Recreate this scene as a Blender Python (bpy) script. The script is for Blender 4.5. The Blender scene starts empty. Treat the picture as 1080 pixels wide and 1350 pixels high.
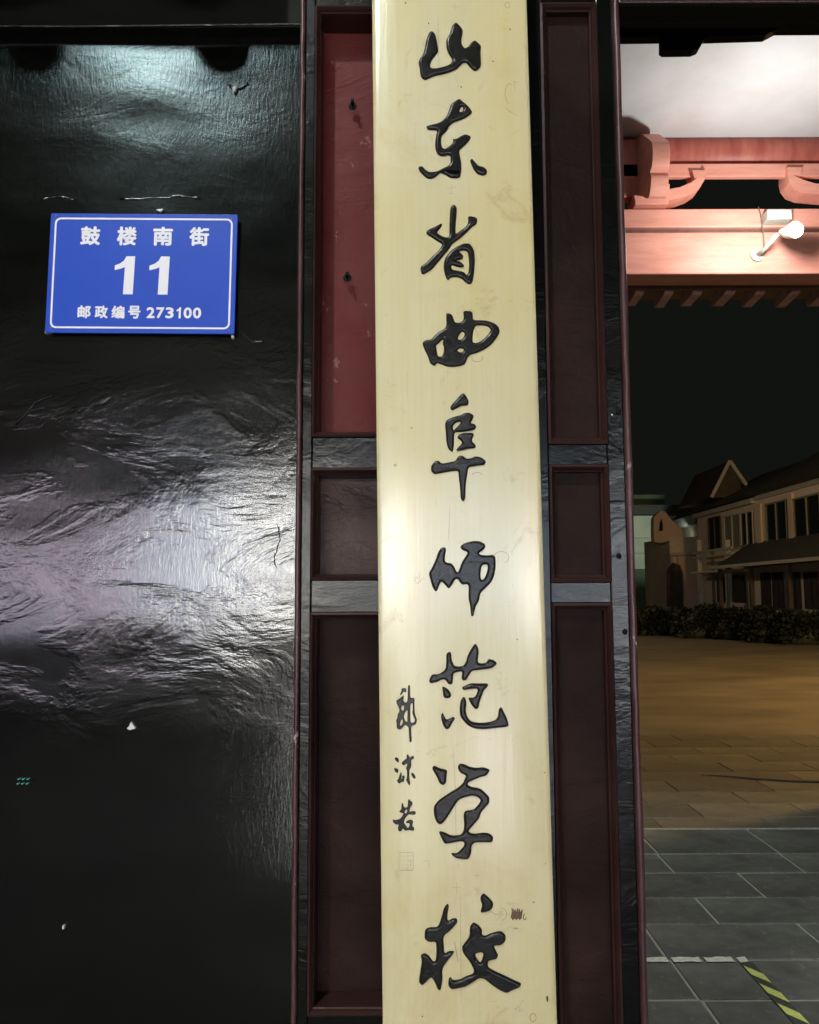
import bpy, bmesh, math, random
from mathutils import Matrix, Vector, Euler
random.seed(11)
R = math.radians
S = bpy.context.scene
C = S.collection

# ------------------------------------------------------------------ camera
CAMZ = 1.6; F = 1100.0; CX, CY = 540.0, 675.0
cam_rot = Euler((R(95.6), 0, 0)).to_matrix() @ Matrix.Rotation(R(-0.19), 3, 'Z')
cd = bpy.data.cameras.new('camera'); cam = bpy.data.objects.new('camera', cd); C.objects.link(cam)
cam.matrix_world = Matrix.Translation((0, 0, CAMZ)) @ cam_rot.to_4x4()
cd.sensor_fit = 'VERTICAL'; cd.sensor_height = 36.0; cd.lens = 36.0 * F / 1350.0
cd.clip_start = 0.05; cd.clip_end = 400
S.camera = cam
S.render.resolution_x = 819; S.render.resolution_y = 1024
S.view_settings.view_transform = 'Standard'; S.view_settings.look = 'None'
S.view_settings.gamma = 1; S.view_settings.use_curve_mapping = False
S.view_settings.exposure = 0.0

# ------------------------------------------------------------------ night sky
w = bpy.data.worlds.new('World'); S.world = w; w.use_nodes = True
bg = w.node_tree.nodes['Background']
bg.inputs['Color'].default_value = (0.0056, 0.0064, 0.0050, 1); bg.inputs['Strength'].default_value = 1.0

def lamp(kind, name, loc, energy, color, size=0.1, aim=None, spot=60, blend=0.5):
    d = bpy.data.lights.new(name, kind); d.energy = energy; d.color = color
    if kind in ('POINT', 'SPOT'): d.shadow_soft_size = size
    if kind == 'AREA': d.size = size
    if kind == 'SPOT': d.spot_size = R(spot); d.spot_blend = blend
    o = bpy.data.objects.new(name, d); C.objects.link(o); o.location = loc
    if aim is not None:
        o.rotation_euler = (Vector(aim) - Vector(loc)).to_track_quat('-Z', 'Y').to_euler()
    return o

# street lamp on the near side of the street (upper left behind the photographer)
STREET_LAMP = Vector((-2.10, -3.8, 6.32))
lamp('POINT', 'street_lamp_light', STREET_LAMP, 210, (0.70, 0.98, 1.0), 0.55)
# taller lamp of the square, the one that throws the shadows of the frames
SQUARE_LAMP = Vector((-2.0, -3.3, 6.9))
lamp('POINT', 'square_lamp_light', SQUARE_LAMP, 860, (1.0, 0.98, 0.93), 0.12)
# bulb under the gatehouse ceiling, seen in the photograph
BULB = Vector((2.06, 4.50, 3.66))
lamp('POINT', 'gate_bulb_light', BULB + Vector((-0.01, -0.10, -0.01)), 40, (1.0, 0.98, 0.95), 0.05)
# sodium lamp over the courtyard
YARD_LAMP = Vector((11.4, 11.6, 6.5))
lamp('POINT', 'yard_lamp_light', YARD_LAMP, 4500, (1.0, 0.60, 0.22), 0.6)
lamp('SPOT', 'floor_fill_light', BULB + Vector((0, -0.12, -0.06)), 185, (0.93, 1.0, 0.95), 0.05, aim=(1.9, 3.6, 0), spot=120)  # extra downward spot added at the bulb to brighten the gate floor
# unseen warm lamp added to brighten the house fronts
HOUSE_FILL = Vector((4.0, 32.0, 5.6))
lamp('POINT', 'house_fill_light', HOUSE_FILL, 430, (1.0, 0.78, 0.52), 0.15)
# cool flood on the far white wall
lamp('SPOT', 'far_flood_light', (16.5, 50, 5.5), 700, (0.85, 1.0, 0.8), 0.2, aim=(16.0, 58, 3.4), spot=100)

# ------------------------------------------------------------------ helpers
def P(px, py, Y):
    d = cam_rot @ Vector(((px - CX) / F, -(py - CY) / F, -1.0))
    t = Y / d.y
    return Vector((d.x * t, Y, CAMZ + d.z * t))
def X(px, Y, py=675): return P(px, py, Y).x
def Z(py, Y, px=540): return P(px, py, Y).z
def PX(px, py, xx):                     # point on the plane x = xx
    d = cam_rot @ Vector(((px - CX) / F, -(py - CY) / F, -1.0))
    t = xx / d.x
    return Vector((xx, d.y * t, CAMZ + d.z * t))

def link(name, me, mat=None, parent=None):
    o = bpy.data.objects.new(name, me); C.objects.link(o)
    if mat is not None and len(me.materials) == 0: me.materials.append(mat)
    if parent is not None:
        o.parent = parent
        o.matrix_parent_inverse = parent.matrix_basis.inverted()
    return o
def from_bm(name, bm, mat, parent=None, smooth=False):
    me = bpy.data.meshes.new(name); bmesh.ops.recalc_face_normals(bm, faces=bm.faces[:]); bm.to_mesh(me); bm.free()
    if smooth:
        for p in me.polygons: p.use_smooth = True
    return link(name, me, mat, parent)
def thing(name, label, cat, loc=(0, 0, 0), group=None):
    o = bpy.data.objects.new(name, None); C.objects.link(o); o.location = loc
    o.empty_display_size = 0.1
    o['label'] = label; o['category'] = cat
    if group: o['group'] = group
    return o
def tag(o, label, cat, group=None):
    o['label'] = label; o['category'] = cat
    if group: o['group'] = group
    return o
def bbox(bm, x0, x1, y0, y1, z0, z1, bev=0.0, seg=2, jit=0.0):
    r = bmesh.ops.create_cube(bm, size=1.0)
    vs = r['verts']
    for v in vs:
        v.co = Vector(((x0 + x1) / 2 + v.co.x * (x1 - x0), (y0 + y1) / 2 + v.co.y * (y1 - y0), (z0 + z1) / 2 + v.co.z * (z1 - z0)))
        if jit: v.co += Vector([random.uniform(-jit, jit) for _ in range(3)])
    if bev > 0:
        es = list({e for v in vs for e in v.link_edges})
        bmesh.ops.bevel(bm, geom=es, offset=bev, segments=seg, affect='EDGES', profile=0.5)
def box(name, x0, x1, y0, y1, z0, z1, mat, parent=None, bev=0.0, seg=2, jit=0.0):
    bm = bmesh.new(); bbox(bm, x0, x1, y0, y1, z0, z1, bev, seg, jit)
    return from_bm(name, bm, mat, parent)
def prism(bm, pts, axis, a, b):
    """pts 2D polygon extruded along axis from a to b. axis 'y': pts=(x,z); 'x': pts=(y,z)"""
    def mk(p, t):
        if axis == 'y': return (p[0], t, p[1])
        if axis == 'x': return (t, p[0], p[1])
        return (p[0], p[1], t)
    A = [bm.verts.new(mk(p, a)) for p in pts]; B = [bm.verts.new(mk(p, b)) for p in pts]
    bm.faces.new(A); bm.faces.new(B[::-1])
    n = len(pts)
    for i in range(n): bm.faces.new((A[i], B[i], B[(i + 1) % n], A[(i + 1) % n]))
def tube(bm, pts, r, n=8, cap=True):
    pts = [Vector(p) for p in pts]; rings = []
    for i, p in enumerate(pts):
        t = (pts[min(i + 1, len(pts) - 1)] - pts[max(i - 1, 0)]).normalized()
        a = t.orthogonal().normalized() if i == 0 else (pa - t * pa.dot(t)).normalized()
        pa = a; b = t.cross(a)
        rr = r[i] if isinstance(r, (list, tuple)) else r
        rings.append([bm.verts.new(p + (a * math.cos(2 * math.pi * k / n) + b * math.sin(2 * math.pi * k / n)) * rr) for k in range(n)])
    for i in range(len(rings) - 1):
        for k in range(n):
            bm.faces.new((rings[i][k], rings[i][(k + 1) % n], rings[i + 1][(k + 1) % n], rings[i + 1][k]))
    if cap:
        bm.faces.new(rings[0][::-1]); bm.faces.new(rings[-1])

# ------------------------------------------------------------------ materials
class MB:
    def __init__(s, name):
        s.m = bpy.data.materials.new(name); s.m.use_nodes = True
        s.nt = s.m.node_tree; s.b = s.nt.nodes['Principled BSDF']; s.L = s.nt.links
        s.tc = s.nt.nodes.new('ShaderNodeTexCoord')
    def n(s, t, **kw):
        x = s.nt.nodes.new(t)
        for k, v in kw.items(): setattr(x, k, v)
        return x
    def noise(s, scale, stretch=(1, 1, 1), detail=6, rough=0.6, dist=0.0, off=(0, 0, 0)):
        mp = s.n('ShaderNodeMapping'); mp.inputs['Scale'].default_value = stretch; mp.inputs['Location'].default_value = off
        s.L.new(s.tc.outputs['Object'], mp.inputs['Vector'])
        t = s.n('ShaderNodeTexNoise'); t.inputs['Scale'].default_value = scale; t.inputs['Detail'].default_value = detail
        t.inputs['Roughness'].default_value = rough; t.inputs['Distortion'].default_value = dist
        s.L.new(mp.outputs[0], t.inputs['Vector']); return t.outputs['Fac']
    def ramp(s, src, stops):
        r = s.n('ShaderNodeValToRGB'); e = r.color_ramp.elements
        while len(e) > len(stops): e.remove(e[-1])
        while len(e) < len(stops): e.new(0.5)
        for el, (p, c) in zip(e, stops):
            el.position = p; el.color = (c[0], c[1], c[2], 1) if isinstance(c, (tuple, list)) else (c, c, c, 1)
        s.L.new(src, r.inputs['Fac']); return r.outputs['Color']
    def mix(s, fac, a, b, mode='MIX'):
        m = s.n('ShaderNodeMix', data_type='RGBA', blend_type=mode)
        for inp, v in ((m.inputs['Factor'], fac), (m.inputs['A'], a), (m.inputs['B'], b)):
            if isinstance(v, (int, float)): inp.default_value = v
            elif isinstance(v, (tuple, list)): inp.default_value = (*v, 1)
            else: s.L.new(v, inp)
        return m.outputs['Result']
    def math(s, op, a, b=0.0, clamp=False):
        m = s.n('ShaderNodeMath', operation=op, use_clamp=clamp)
        for i, v in enumerate((a, b)):
            if isinstance(v, (int, float)): m.inputs[i].default_value = v
            else: s.L.new(v, m.inputs[i])
        return m.outputs[0]
    def bump(s, h, strength, dist, prev=None):
        b = s.n('ShaderNodeBump'); b.inputs['Strength'].default_value = strength; b.inputs['Distance'].default_value = dist
        s.L.new(h, b.inputs['Height'])
        if prev is not None: s.L.new(prev, b.inputs['Normal'])
        return b.outputs['Normal']
    def fin(s, color=None, rough=None, normal=None, **kw):
        def put(k, v):
            i = s.b.inputs[k]
            if isinstance(v, (int, float)): i.default_value = v
            elif isinstance(v, (tuple, list)): i.default_value = (*v, 1)
            else: s.L.new(v, i)
        if color is not None: put('Base Color', color)
        if rough is not None: put('Roughness', rough)
        if normal is not None: s.L.new(normal, s.b.inputs['Normal'])
        for k, v in kw.items(): put(k, v)
        return s.m

def lacquer(name, c1, c2, rough=(0.2, 0.42), wave=1.0, grain=1.0, spec=0.5, fine_scale=(1, 1, 1), chips=None, chip_t=0.70, band=False):
    m = MB(name)
    col = m.mix(m.ramp(m.noise(5, (1, 1, 1), 5), [(0.38, 0.0), (0.66, 1.0)]), c1, c2)
    if chips:
        col = m.mix(m.ramp(m.noise(38, (1, 1, 0.7), 4, 0.65, 0.4, off=(3, 1, 2)), [(chip_t, 0.0), (chip_t + 0.035, 1.0)]), col, chips)
    rg = m.n('ShaderNodeMapRange'); rg.inputs['To Min'].default_value = rough[0]; rg.inputs['To Max'].default_value = rough[1]
    m.L.new(m.noise(9, (1, 1, 1.8), 8, 0.7), rg.inputs['Value'])
    n = None
    if wave:
        patch = m.ramp(m.noise(5.5, (1, 1, 1.8), 5, 0.6, 0.6, off=(7, 0, 3)), [(0.44, 0.06), (0.58, 1.0)])
        if band:      # wrinkled, hand-worn stretch at chest height
            sx_ = m.n('ShaderNodeSeparateXYZ'); m.L.new(m.tc.outputs['Object'], sx_.inputs[0])
            zz_ = m.math('ADD', sx_.outputs[2], m.math('MULTIPLY', m.math('SUBTRACT', m.noise(4, (1, 1, 1), 4), 0.5), 0.5))
            bl = m.ramp(m.math('DIVIDE', zz_, 3.0), [(0.40, 0.10), (0.50, 0.9), (0.62, 0.9), (0.70, 0.22)])
            patch = m.math('MULTIPLY', patch, bl)
        h1 = m.math('MULTIPLY', m.noise(9, (0.7, 1, 2.2), 5, 0.6, 1.0, off=(1, 2, 3)), patch)
        n = m.bump(h1, 0.8, 0.0022 * wave)
        h2 = m.math('MULTIPLY', m.noise(42, (1.0, 1, 1.4), 6, 0.72, 0.5, off=(5, 2, 3)), patch)
        n = m.bump(h2, 0.8, 0.0014 * wave, n)
        if band:
            h3 = m.math('MULTIPLY', m.noise(85, (0.8, 1, 1.0), 5, 0.75, 0.4, off=(8, 1, 3)), bl)
            n = m.bump(h3, 0.8, 0.00030 * wave, n)
    n = m.bump(m.noise(110, fine_scale, 5, 0.65, 0.3), 0.7, 0.00026 * grain, n)
    n = m.bump(m.noise(420, (1, 1, 0.6), 2, 0.5), 0.6, 0.00004 * grain, n)
    return m.fin(col, rg.outputs[0], n, **{'Specular IOR Level': spec})

M = {}
M['black'] = lacquer('black_lacquer', (0.0012, 0.0016, 0.0010), (0.0026, 0.0031, 0.0019), (0.09, 0.19), 0.33, 1.0, 0.8, (2.2, 1, 0.5), band=True)
M['black_frame'] = lacquer('black_frame_lacquer', (0.002, 0.0026, 0.002), (0.004, 0.005, 0.0035), (0.14, 0.28), 0.34, 0.9, 0.33, (1, 1, 1.6))
M['beam_black'] = lacquer('beam_black_paint', (0.005, 0.006, 0.004), (0.008, 0.009, 0.006), (0.45, 0.7), 0.3, 0.8, 0.1)
M['bead'] = lacquer('worn_maroon_edge', (0.050, 0.018, 0.020), (0.10, 0.045, 0.048), (0.25, 0.5), 0.15, 2.2, 0.5, (1, 1, 0.4), chips=(0.42, 0.34, 0.32), chip_t=0.66)
M['moulding'] = lacquer('brown_moulding_paint', (0.026, 0.010, 0.009), (0.048, 0.020, 0.017), (0.28, 0.5), 0.15, 1.6, 0.5, (1, 1, 0.6), chips=(0.18, 0.12, 0.10))
M['brown'] = lacquer('brown_panel_paint', (0.011, 0.0050, 0.0038), (0.029, 0.014, 0.0105), (0.40, 0.60), 0.6, 2.6, 0.08, (1.5, 1, 0.5))
M['brown_gloss'] = lacquer('brown_wrinkled_paint', (0.045, 0.020, 0.014), (0.080, 0.042, 0.033), (0.28, 0.5), 1.0, 2.6, 0.22, (1.2, 1, 0.7))
M['red'] = lacquer('red_panel_paint', (0.10, 0.011, 0.010), (0.125, 0.028, 0.024), (0.38, 0.6), 0.7, 1.8, 0.16, (1, 1, 0.4), chips=(0.20, 0.085, 0.075), chip_t=0.66)

def board_material():
    m = MB('cream_board_lacquer')
    base = m.mix(m.ramp(m.noise(3.0, (1.5, 1, 0.7), 5), [(0.35, 0.0), (0.7, 1.0)]), (0.73, 0.67, 0.42), (0.66, 0.575, 0.27))
    base = m.mix(m.ramp(m.noise(30, (6, 1, 0.12), 6, 0.7), [(0.40, 0.0), (0.75, 0.22)]), base, (0.56, 0.45, 0.19))
    base = m.mix(m.ramp(m.noise(5, (1, 1, 0.8), 6, 0.65, 0.8, off=(4, 2, 1)), [(0.55, 0.0), (0.72, 0.5)]), base, (0.56, 0.42, 0.16))
    base = m.mix(m.ramp(m.noise(2.2, (2.2, 1, 0.5), 5, 0.6, off=(9, 2, 5)), [(0.50, 0.0), (0.68, 0.55)]), base, (0.62, 0.60, 0.44))
    base = m.mix(m.ramp(m.noise(14, (1, 1, 1), 8, 0.75, 1.0, off=(2, 2, 8)), [(0.58, 0.0), (0.70, 0.55)]), base, (0.46, 0.34, 0.15))
    sp = m.ramp(m.noise(70, (1, 1, 1), 3, 0.5), [(0.755, 0.0), (0.775, 0.8)])
    base = m.mix(sp, base, (0.20, 0.13, 0.06))
    n = m.bump(m.noise(2.6, (1.4, 1, 0.8), 2, 0.4), 0.8, 0.006)
    n = m.bump(m.noise(60, (2.0, 1, 0.10), 5, 0.6), 0.5, 0.0006, n)
    n = m.bump(m.noise(300, (1, 1, 0.5), 2), 0.3, 0.0001, n)
    rg = m.n('ShaderNodeMapRange'); rg.inputs['To Min'].default_value = 0.14; rg.inputs['To Max'].default_value = 0.26
    m.L.new(m.noise(7, (1, 1, 1), 6), rg.inputs['Value'])
    return m.fin(base, rg.outputs[0], n, **{'Specular IOR Level': 0.8})
M['board'] = board_material()
def simple(name, c1, c2=None, rough=0.5, scale=8, bump=0.0, bscale=40, spec=0.5, emit=None, estr=0, metallic=0, stretch=(1, 1, 1)):
    m = MB(name)
    col = c1 if c2 is None else m.mix(m.ramp(m.noise(scale, stretch, 6), [(0.35, 0.0), (0.68, 1.0)]), c1, c2)
    n = m.bump(m.noise(bscale, stretch, 5), 0.7, bump) if bump else None
    kw = {'Specular IOR Level': spec, 'Metallic': metallic}
    if emit: kw['Emission Color'] = emit; kw['Emission Strength'] = estr
    return m.fin(col, rough, n, **kw)
M['ink'] = simple('black_carved_lacquer', (0.008, 0.008, 0.007), (0.014, 0.014, 0.012), 0.26, 30, 0.0012, 60, 0.35)
M['groove'] = simple('black_groove_paint', (0.004, 0.004, 0.004), None, 0.7, spec=0.1)
M['pencil'] = simple('pencil_line', (0.30, 0.24, 0.12), None, 0.6)
M['stain'] = simple('dark_brown_stain', (0.07, 0.03, 0.015), (0.16, 0.08, 0.04), 0.5, 60)
M['seal'] = simple('faint_grey_incision', (0.36, 0.32, 0.22), None, 0.5)
M['stainlight'] = simple('olive_stain', (0.42, 0.32, 0.12), (0.5, 0.40, 0.17), 0.4, 60)
M['sign_blue'] = simple('blue_enamel', (0.013, 0.066, 0.47), (0.015, 0.074, 0.51), 0.32, 12, 0.0002, 200, 0.4)
M['sign_white'] = simple('white_enamel', (0.82, 0.82, 0.84), None, 0.35)
M['sign_back'] = simple('grey_plate_edge', (0.25, 0.25, 0.27), None, 0.4, metallic=0.6)
M['chip'] = simple('bare_plaster_chip', (0.75, 0.74, 0.70), None, 0.7)
M['plaster'] = simple('white_ceiling_plaster', (0.63, 0.645, 0.65), (0.54, 0.55, 0.54), 0.85, 2.5, 0.002, 20)
M['coral'] = simple('red_timber_paint', (0.68, 0.31, 0.235), (0.56, 0.225, 0.165), 0.5, 9, 0.0016, 30, 0.3, stretch=(0.35, 1, 2.5))
M['coral_dark'] = simple('deep_red_timber_paint', (0.30, 0.06, 0.045), (0.44, 0.14, 0.10), 0.5, 5, 0.0012, 40, 0.4, stretch=(2.2, 1, 0.5))
M['soffit'] = simple('brown_eave_paint', (0.10, 0.045, 0.035), (0.15, 0.07, 0.055), 0.55, 14, 0.001, 60)
M['shop_wall0'] = simple('grey_rendered_wall', (0.12, 0.12, 0.115), (0.16, 0.155, 0.15), 0.8, 3)
M['rafter'] = simple('worn_rafter_paint', (0.42, 0.20, 0.17), (0.60, 0.38, 0.34), 0.6, 9, 0.001, 60)
M['rooftile'] = simple('dark_grey_roof_tile', (0.035, 0.037, 0.036), (0.055, 0.056, 0.052), 0.7, 6, 0.004, 30)
M['steel_white'] = simple('white_fixture_paint', (0.46, 0.48, 0.42), (0.38, 0.39, 0.33), 0.45, 20)
M['cable'] = simple('grey_cable', (0.16, 0.14, 0.11), None, 0.5)
M['bulb'] = simple('lit_bulb', (1, 1, 1), None, 0.3, emit=(1.0, 0.96, 0.88), estr=60)
def stone(name, c1, c2, rough=(0.25, 0.6), b=0.004):
    m = MB(name)
    col = m.mix(m.ramp(m.noise(3, (1, 1, 1), 8, 0.65), [(0.3, 0.0), (0.7, 1.0)]), c1, c2)
    oi = m.n('ShaderNodeObjectInfo')
    sc = m.n('ShaderNodeMapRange'); sc.inputs['To Min'].default_value = 0.72; sc.inputs['To Max'].default_value = 1.2
    m.L.new(oi.outputs['Random'], sc.inputs['Value'])
    col = m.mix(1.0, col, sc.outputs[0], 'MULTIPLY')
    col = m.mix(m.ramp(m.noise(22, (1, 1, 1), 6, 0.7, 0.8), [(0.57, 0.0), (0.70, 0.5)]), col, tuple(x * 1.9 for x in c2))
    col = m.mix(m.ramp(m.noise(1.3, (1, 1, 1), 6, 0.6, 0.5, off=(5, 5, 1)), [(0.4, 0.0), (0.62, 0.55)]), col, tuple(x * 0.55 for x in c1))
    rg = m.n('ShaderNodeMapRange'); rg.inputs['To Min'].default_value = rough[0]; rg.inputs['To Max'].default_value = rough[1]
    m.L.new(m.noise(4, (1, 1, 1), 8, 0.7), rg.inputs['Value'])
    n = m.bump(m.noise(9, (1, 1, 1), 6, 0.6), 0.8, b)
    n = m.bump(m.noise(120, (1, 1, 1), 4, 0.7), 0.5, b * 0.12, n)
    return m.fin(col, rg.outputs[0], n)
M['stone'] = stone('grey_green_slate', (0.060, 0.064, 0.056), (0.17, 0.175, 0.155), (0.3, 0.7), 0.006)
M['yardstone'] = stone('courtyard_slab_stone', (0.12, 0.115, 0.09), (0.19, 0.175, 0.135), (0.35, 0.65))
M['joint'] = simple('pale_mortar', (0.30, 0.31, 0.27), (0.22, 0.22, 0.19), 0.8, 20)
M['yardground'] = simple('courtyard_ground', (0.105, 0.095, 0.07), (0.19, 0.17, 0.125), 0.55, 0.9, 0.004, 12, stretch=(0.5, 0.9, 1))
M['tape_white'] = simple('worn_white_tape', (0.72, 0.72, 0.62), (0.45, 0.45, 0.38), 0.5, 60)
M['tape_yellow'] = simple('worn_yellow_tape', (0.62, 0.66, 0.16), (0.46, 0.50, 0.14), 0.45, 40)
M['tape_black'] = simple('black_tape', (0.03, 0.032, 0.03), (0.06, 0.065, 0.055), 0.45, 60)

# ------------------------------------------------------------------ ground
YE = 5.85                                   # rear edge of the gatehouse floor
gm = bmesh.new(); bbox(gm, -60, 80, -40, 0.2, -0.30, -0.012)
g = from_bm('street_ground', gm, simple('street_asphalt', (0.018, 0.018, 0.017), (0.028, 0.028, 0.026), 0.8, 3, 0.003)); g['kind'] = 'structure'
pav = box('gate_floor', -3.0, 7.0, 0.2, YE, -0.25, -0.0035, M['joint']); pav['kind'] = 'structure'
yard = box('courtyard_ground', -60, 90, YE + 0.03, 150, -0.32, -0.042, M['yardground']); yard['kind'] = 'structure'

def slab_mesh(L, W, T, seed):
    random.seed(seed)
    bm = bmesh.new(); bbox(bm, 0, L, 0, W, -T, 0, 0.006, 1)
    for v in bm.verts:
        if v.co.z > -T / 2: v.co.z += random.uniform(-0.0015, 0.0015)
        v.co.x += random.uniform(-0.0015, 0.0015); v.co.y += random.uniform(-0.0015, 0.0015)
    me = bpy.data.meshes.new('paving_stone'); bmesh.ops.recalc_face_normals(bm, faces=bm.faces[:]); bm.to_mesh(me); bm.free(); return me
rows = [5.847, 5.317, 4.97, 4.58, 4.23, 3.83, 3.465, 3.115, 2.75, 2.38, 2.02]
offs = [2.28, 2.27, 1.875, 1.50, 1.877, 1.138, 1.148, 1.52, 1.15, 1.9]
SL = 0.752
for i in range(len(rows) - 1):
    W = rows[i] - rows[i + 1] - 0.007
    me = slab_mesh(SL - 0.007, W, 0.03, i); me.materials.append(M['stone'])
    x = offs[i]
    while x > 0.4: x -= SL
    while x < 4.6:
        o = link('paving_stone', me, None, pav); o.location = (x + 0.0035, rows[i + 1] + 0.0035, random.uniform(-0.001, 0.001)); x += SL
# kerb along the rear edge of the gate floor
kb = box('edge_kerb', -3, 7, YE + 0.002, YE + 0.028, -0.2, 0.004, M['joint'], pav, 0.004, 1)
yslab = []
ys = [5.90 + 0.40 * k for k in range(11)]
for i in range(len(ys) - 1):
    me = slab_mesh(0.80 - 0.006, ys[i + 1] - ys[i] - 0.006, 0.03, 40 + i); me.materials.append(M['yardstone'])
    x = 1.0 + (0.4 if i % 2 else 0) + random.uniform(-0.05, 0.05)
    while x < 7.0:
        o = link('courtyard_slab', me, None, yard); o.location = (x, ys[i] + 0.003, -0.037 + random.uniform(-0.003, 0.002)); x += 0.80

bm = bmesh.new(); cbp = [P(a, b, 6.7) for a, b in ((1, 1),)]
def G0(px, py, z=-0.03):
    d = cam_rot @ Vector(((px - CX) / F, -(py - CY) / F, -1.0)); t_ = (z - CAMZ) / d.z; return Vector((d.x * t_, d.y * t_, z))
tube(bm, [G0(925, 1021.5), G0(960, 1023.5), G0(1000, 1027), G0(1045, 1030), G0(1085, 1031), G0(1200, 1040)], [0.003, 0.006, 0.008, 0.009, 0.009, 0.009], 8)  # dark strand standing in for the thin shadow of a wire
cb = from_bm('wire_shadow', bm, M['tape_black'], None, True); tag(cb, 'thin dark strand standing in for the shadow of a wire across the courtyard slabs', 'cable')
# hazard tape on the floor
tp = thing('floor_tape', 'worn yellow and black striped floor tape with a white stretch, on the gate paving', 'tape', (1.46, 3.8, 0))
pts = []
bm = bmesh.new()
xa, xb = 1.02, 1.47; n = 22; e0 = []; e1 = []
for k in range(n + 1):
    x = xa + (xb - xa) * k / n
    e0.append(bm.verts.new((x, 3.80 + random.uniform(-0.005, 0.004), 0.0045))); e1.append(bm.verts.new((x, 3.847 + random.uniform(-0.006, 0.006), 0.0045)))
for k in range(n):
    if k % 7 != 5: bm.faces.new((e0[k], e0[k + 1], e1[k + 1], e1[k]))
from_bm('white_strip', bm, M['tape_white'], tp)
bm = bmesh.new(); vs = [bm.verts.new(p) for p in ((1.425, 2.3, .0042), (1.482, 2.3, .0042), (1.482, 3.795, .0042), (1.425, 3.795, .0042))]; bm.faces.new(vs)
from_bm('black_strip', bm, M['tape_black'], tp)
y = 3.76
while y > 2.35:
    bm = bmesh.new()
    vs = [bm.verts.new(p) for p in ((1.427, y, .0062), (1.427, y - 0.085, .0062), (1.480, y - 0.165, .0062), (1.480, y - 0.080, .0062))]; bm.faces.new(vs)
    from_bm('yellow_stripe', bm, M['tape_yellow'], tp); y -= 0.165

# ------------------------------------------------------------------ front of the gate
YW = 1.33; YF = 1.27; ZT = 3.3
zb_beam = Z(49, YW, 200); YBF = YW - 0.024
xl_post = X(390, YF); 
# big black leaf on the left
leaf = thing('lacquered_door_leaf', 'large glossy black lacquered door leaf with wrinkled paint, behind the blue number plate', 'door leaf', (-0.8, YW, 0))
bm = bmesh.new()
nx, nz = 120, 210; x0, x1, z0, z1 = -2.6, xl_post + 0.004, 0.0, zb_beam + 0.3
grid = [[None] * (nz + 1) for _ in range(nx + 1)]
from mathutils import noise as mn
for i in range(nx + 1):
    for j in range(nz + 1):
        xx = x0 + (x1 - x0) * i / nx; zz = z0 + (z1 - z0) * j / nz
        d = 0.0035 * mn.noise(Vector((xx * 2.2, 0, zz * 3.0))) + 0.0013 * mn.noise(Vector((xx * 4.5, 7, zz * 8.0))) + 0.0004 * mn.noise(Vector((xx * 8, 3, zz * 18)))
        grid[i][j] = bm.verts.new((xx, YW + d, zz))
for i in range(nx):
    for j in range(nz): bm.faces.new((grid[i][j], grid[i + 1][j], grid[i + 1][j + 1], grid[i][j + 1]))
fr = from_bm('leaf_face', bm, M['black'], leaf, True)
box('leaf_core', -2.6, x1, YW + 0.012, YW + 0.06, 0, z1, M['beam_black'], leaf)
# paint chips; the cyan dots of reflected light are built the same way
def chip(px, py, pts, mat=M['chip']):
    c = P(px, py, YW - 0.004)
    bm = bmesh.new(); A = [bm.verts.new((c.x + a * 0.00121, c.y - 0.0022, c.z - b * 0.00121)) for a, b in pts]
    B = [bm.verts.new((c.x + a * 0.00121, c.y + 0.004, c.z - b * 0.00121)) for a, b in pts]
    bm.faces.new(A); k = len(pts)
    for i in range(k): bm.faces.new((A[i], B[i], B[(i + 1) % k], A[(i + 1) % k]))
    from_bm('chip_or_glint', bm, mat, leaf)
chip(174, 957, [(-1, -5), (5, 3), (-2, 5), (-6, 3), (-3, 0)])
chip(84, 1222, [(-1, -2), (1, -2), (1, 2), (-1, 2)])
chip(66, 438, [(-6, -2), (2, -1), (1, 1), (-6, 2)])
chip(306, 443, [(-1, -4), (2, -3), (3, 3), (0, 4)])
chip(211, 278, [(-5, -1), (0, -2), (5, -2), (1, 2)])
chip(309, 118, [(-3, -2), (3, -4), (2, 1), (-1, 4)])

M['cyan'] = simple('cyan_glint_dot', (0.10, 0.42, 0.34), None, 0.4)  # small reflected lights, put in as cyan colour on the leaf
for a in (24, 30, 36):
    for b in (1027, 1033): chip(a + (1 if b < 1030 else 0), b, [(-1.6, 0), (0.4, -1.1), (1.6, -0.6), (0.2, 1.0)], M['cyan'])  # dots of reflected light, drawn with chip()
def ridge(pts, rr):
    random.seed(int(pts[0][0])); q_ = []
    for (a0, b0), (a1, b1) in zip(pts[:-1], pts[1:]):
        for k in range(6):
            t_ = k / 6; p_ = P(a0 + (a1 - a0) * t_ + random.uniform(-.8, .8), b0 + (b1 - b0) * t_ + random.uniform(-1, 1), YW); p_.y -= 0.0006; q_.append(p_)
    bm = bmesh.new(); tube(bm, q_, [rr * random.uniform(0.3, 1.5) for _ in q_], 6)
    from_bm('paint_ridge', bm, M['black'], leaf, True)
ridge([(54, 264), (75, 258), (105, 265)], 0.0016); ridge([(160, 263), (205, 262), (236, 258), (270, 264)], 0.0018)
ridge([(302, 112), (311, 120), (330, 108)], 0.002); ridge([(366, 690), (370, 712), (361, 735), (365, 752)], 0.0006)
ridge([(306, 669), (345, 664), (380, 666)], 0.0005); ridge([(320, 440), (335, 452), (350, 449)], 0.0012)
ridge([(20, 560), (48, 530), (75, 520)], 0.0012)

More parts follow.
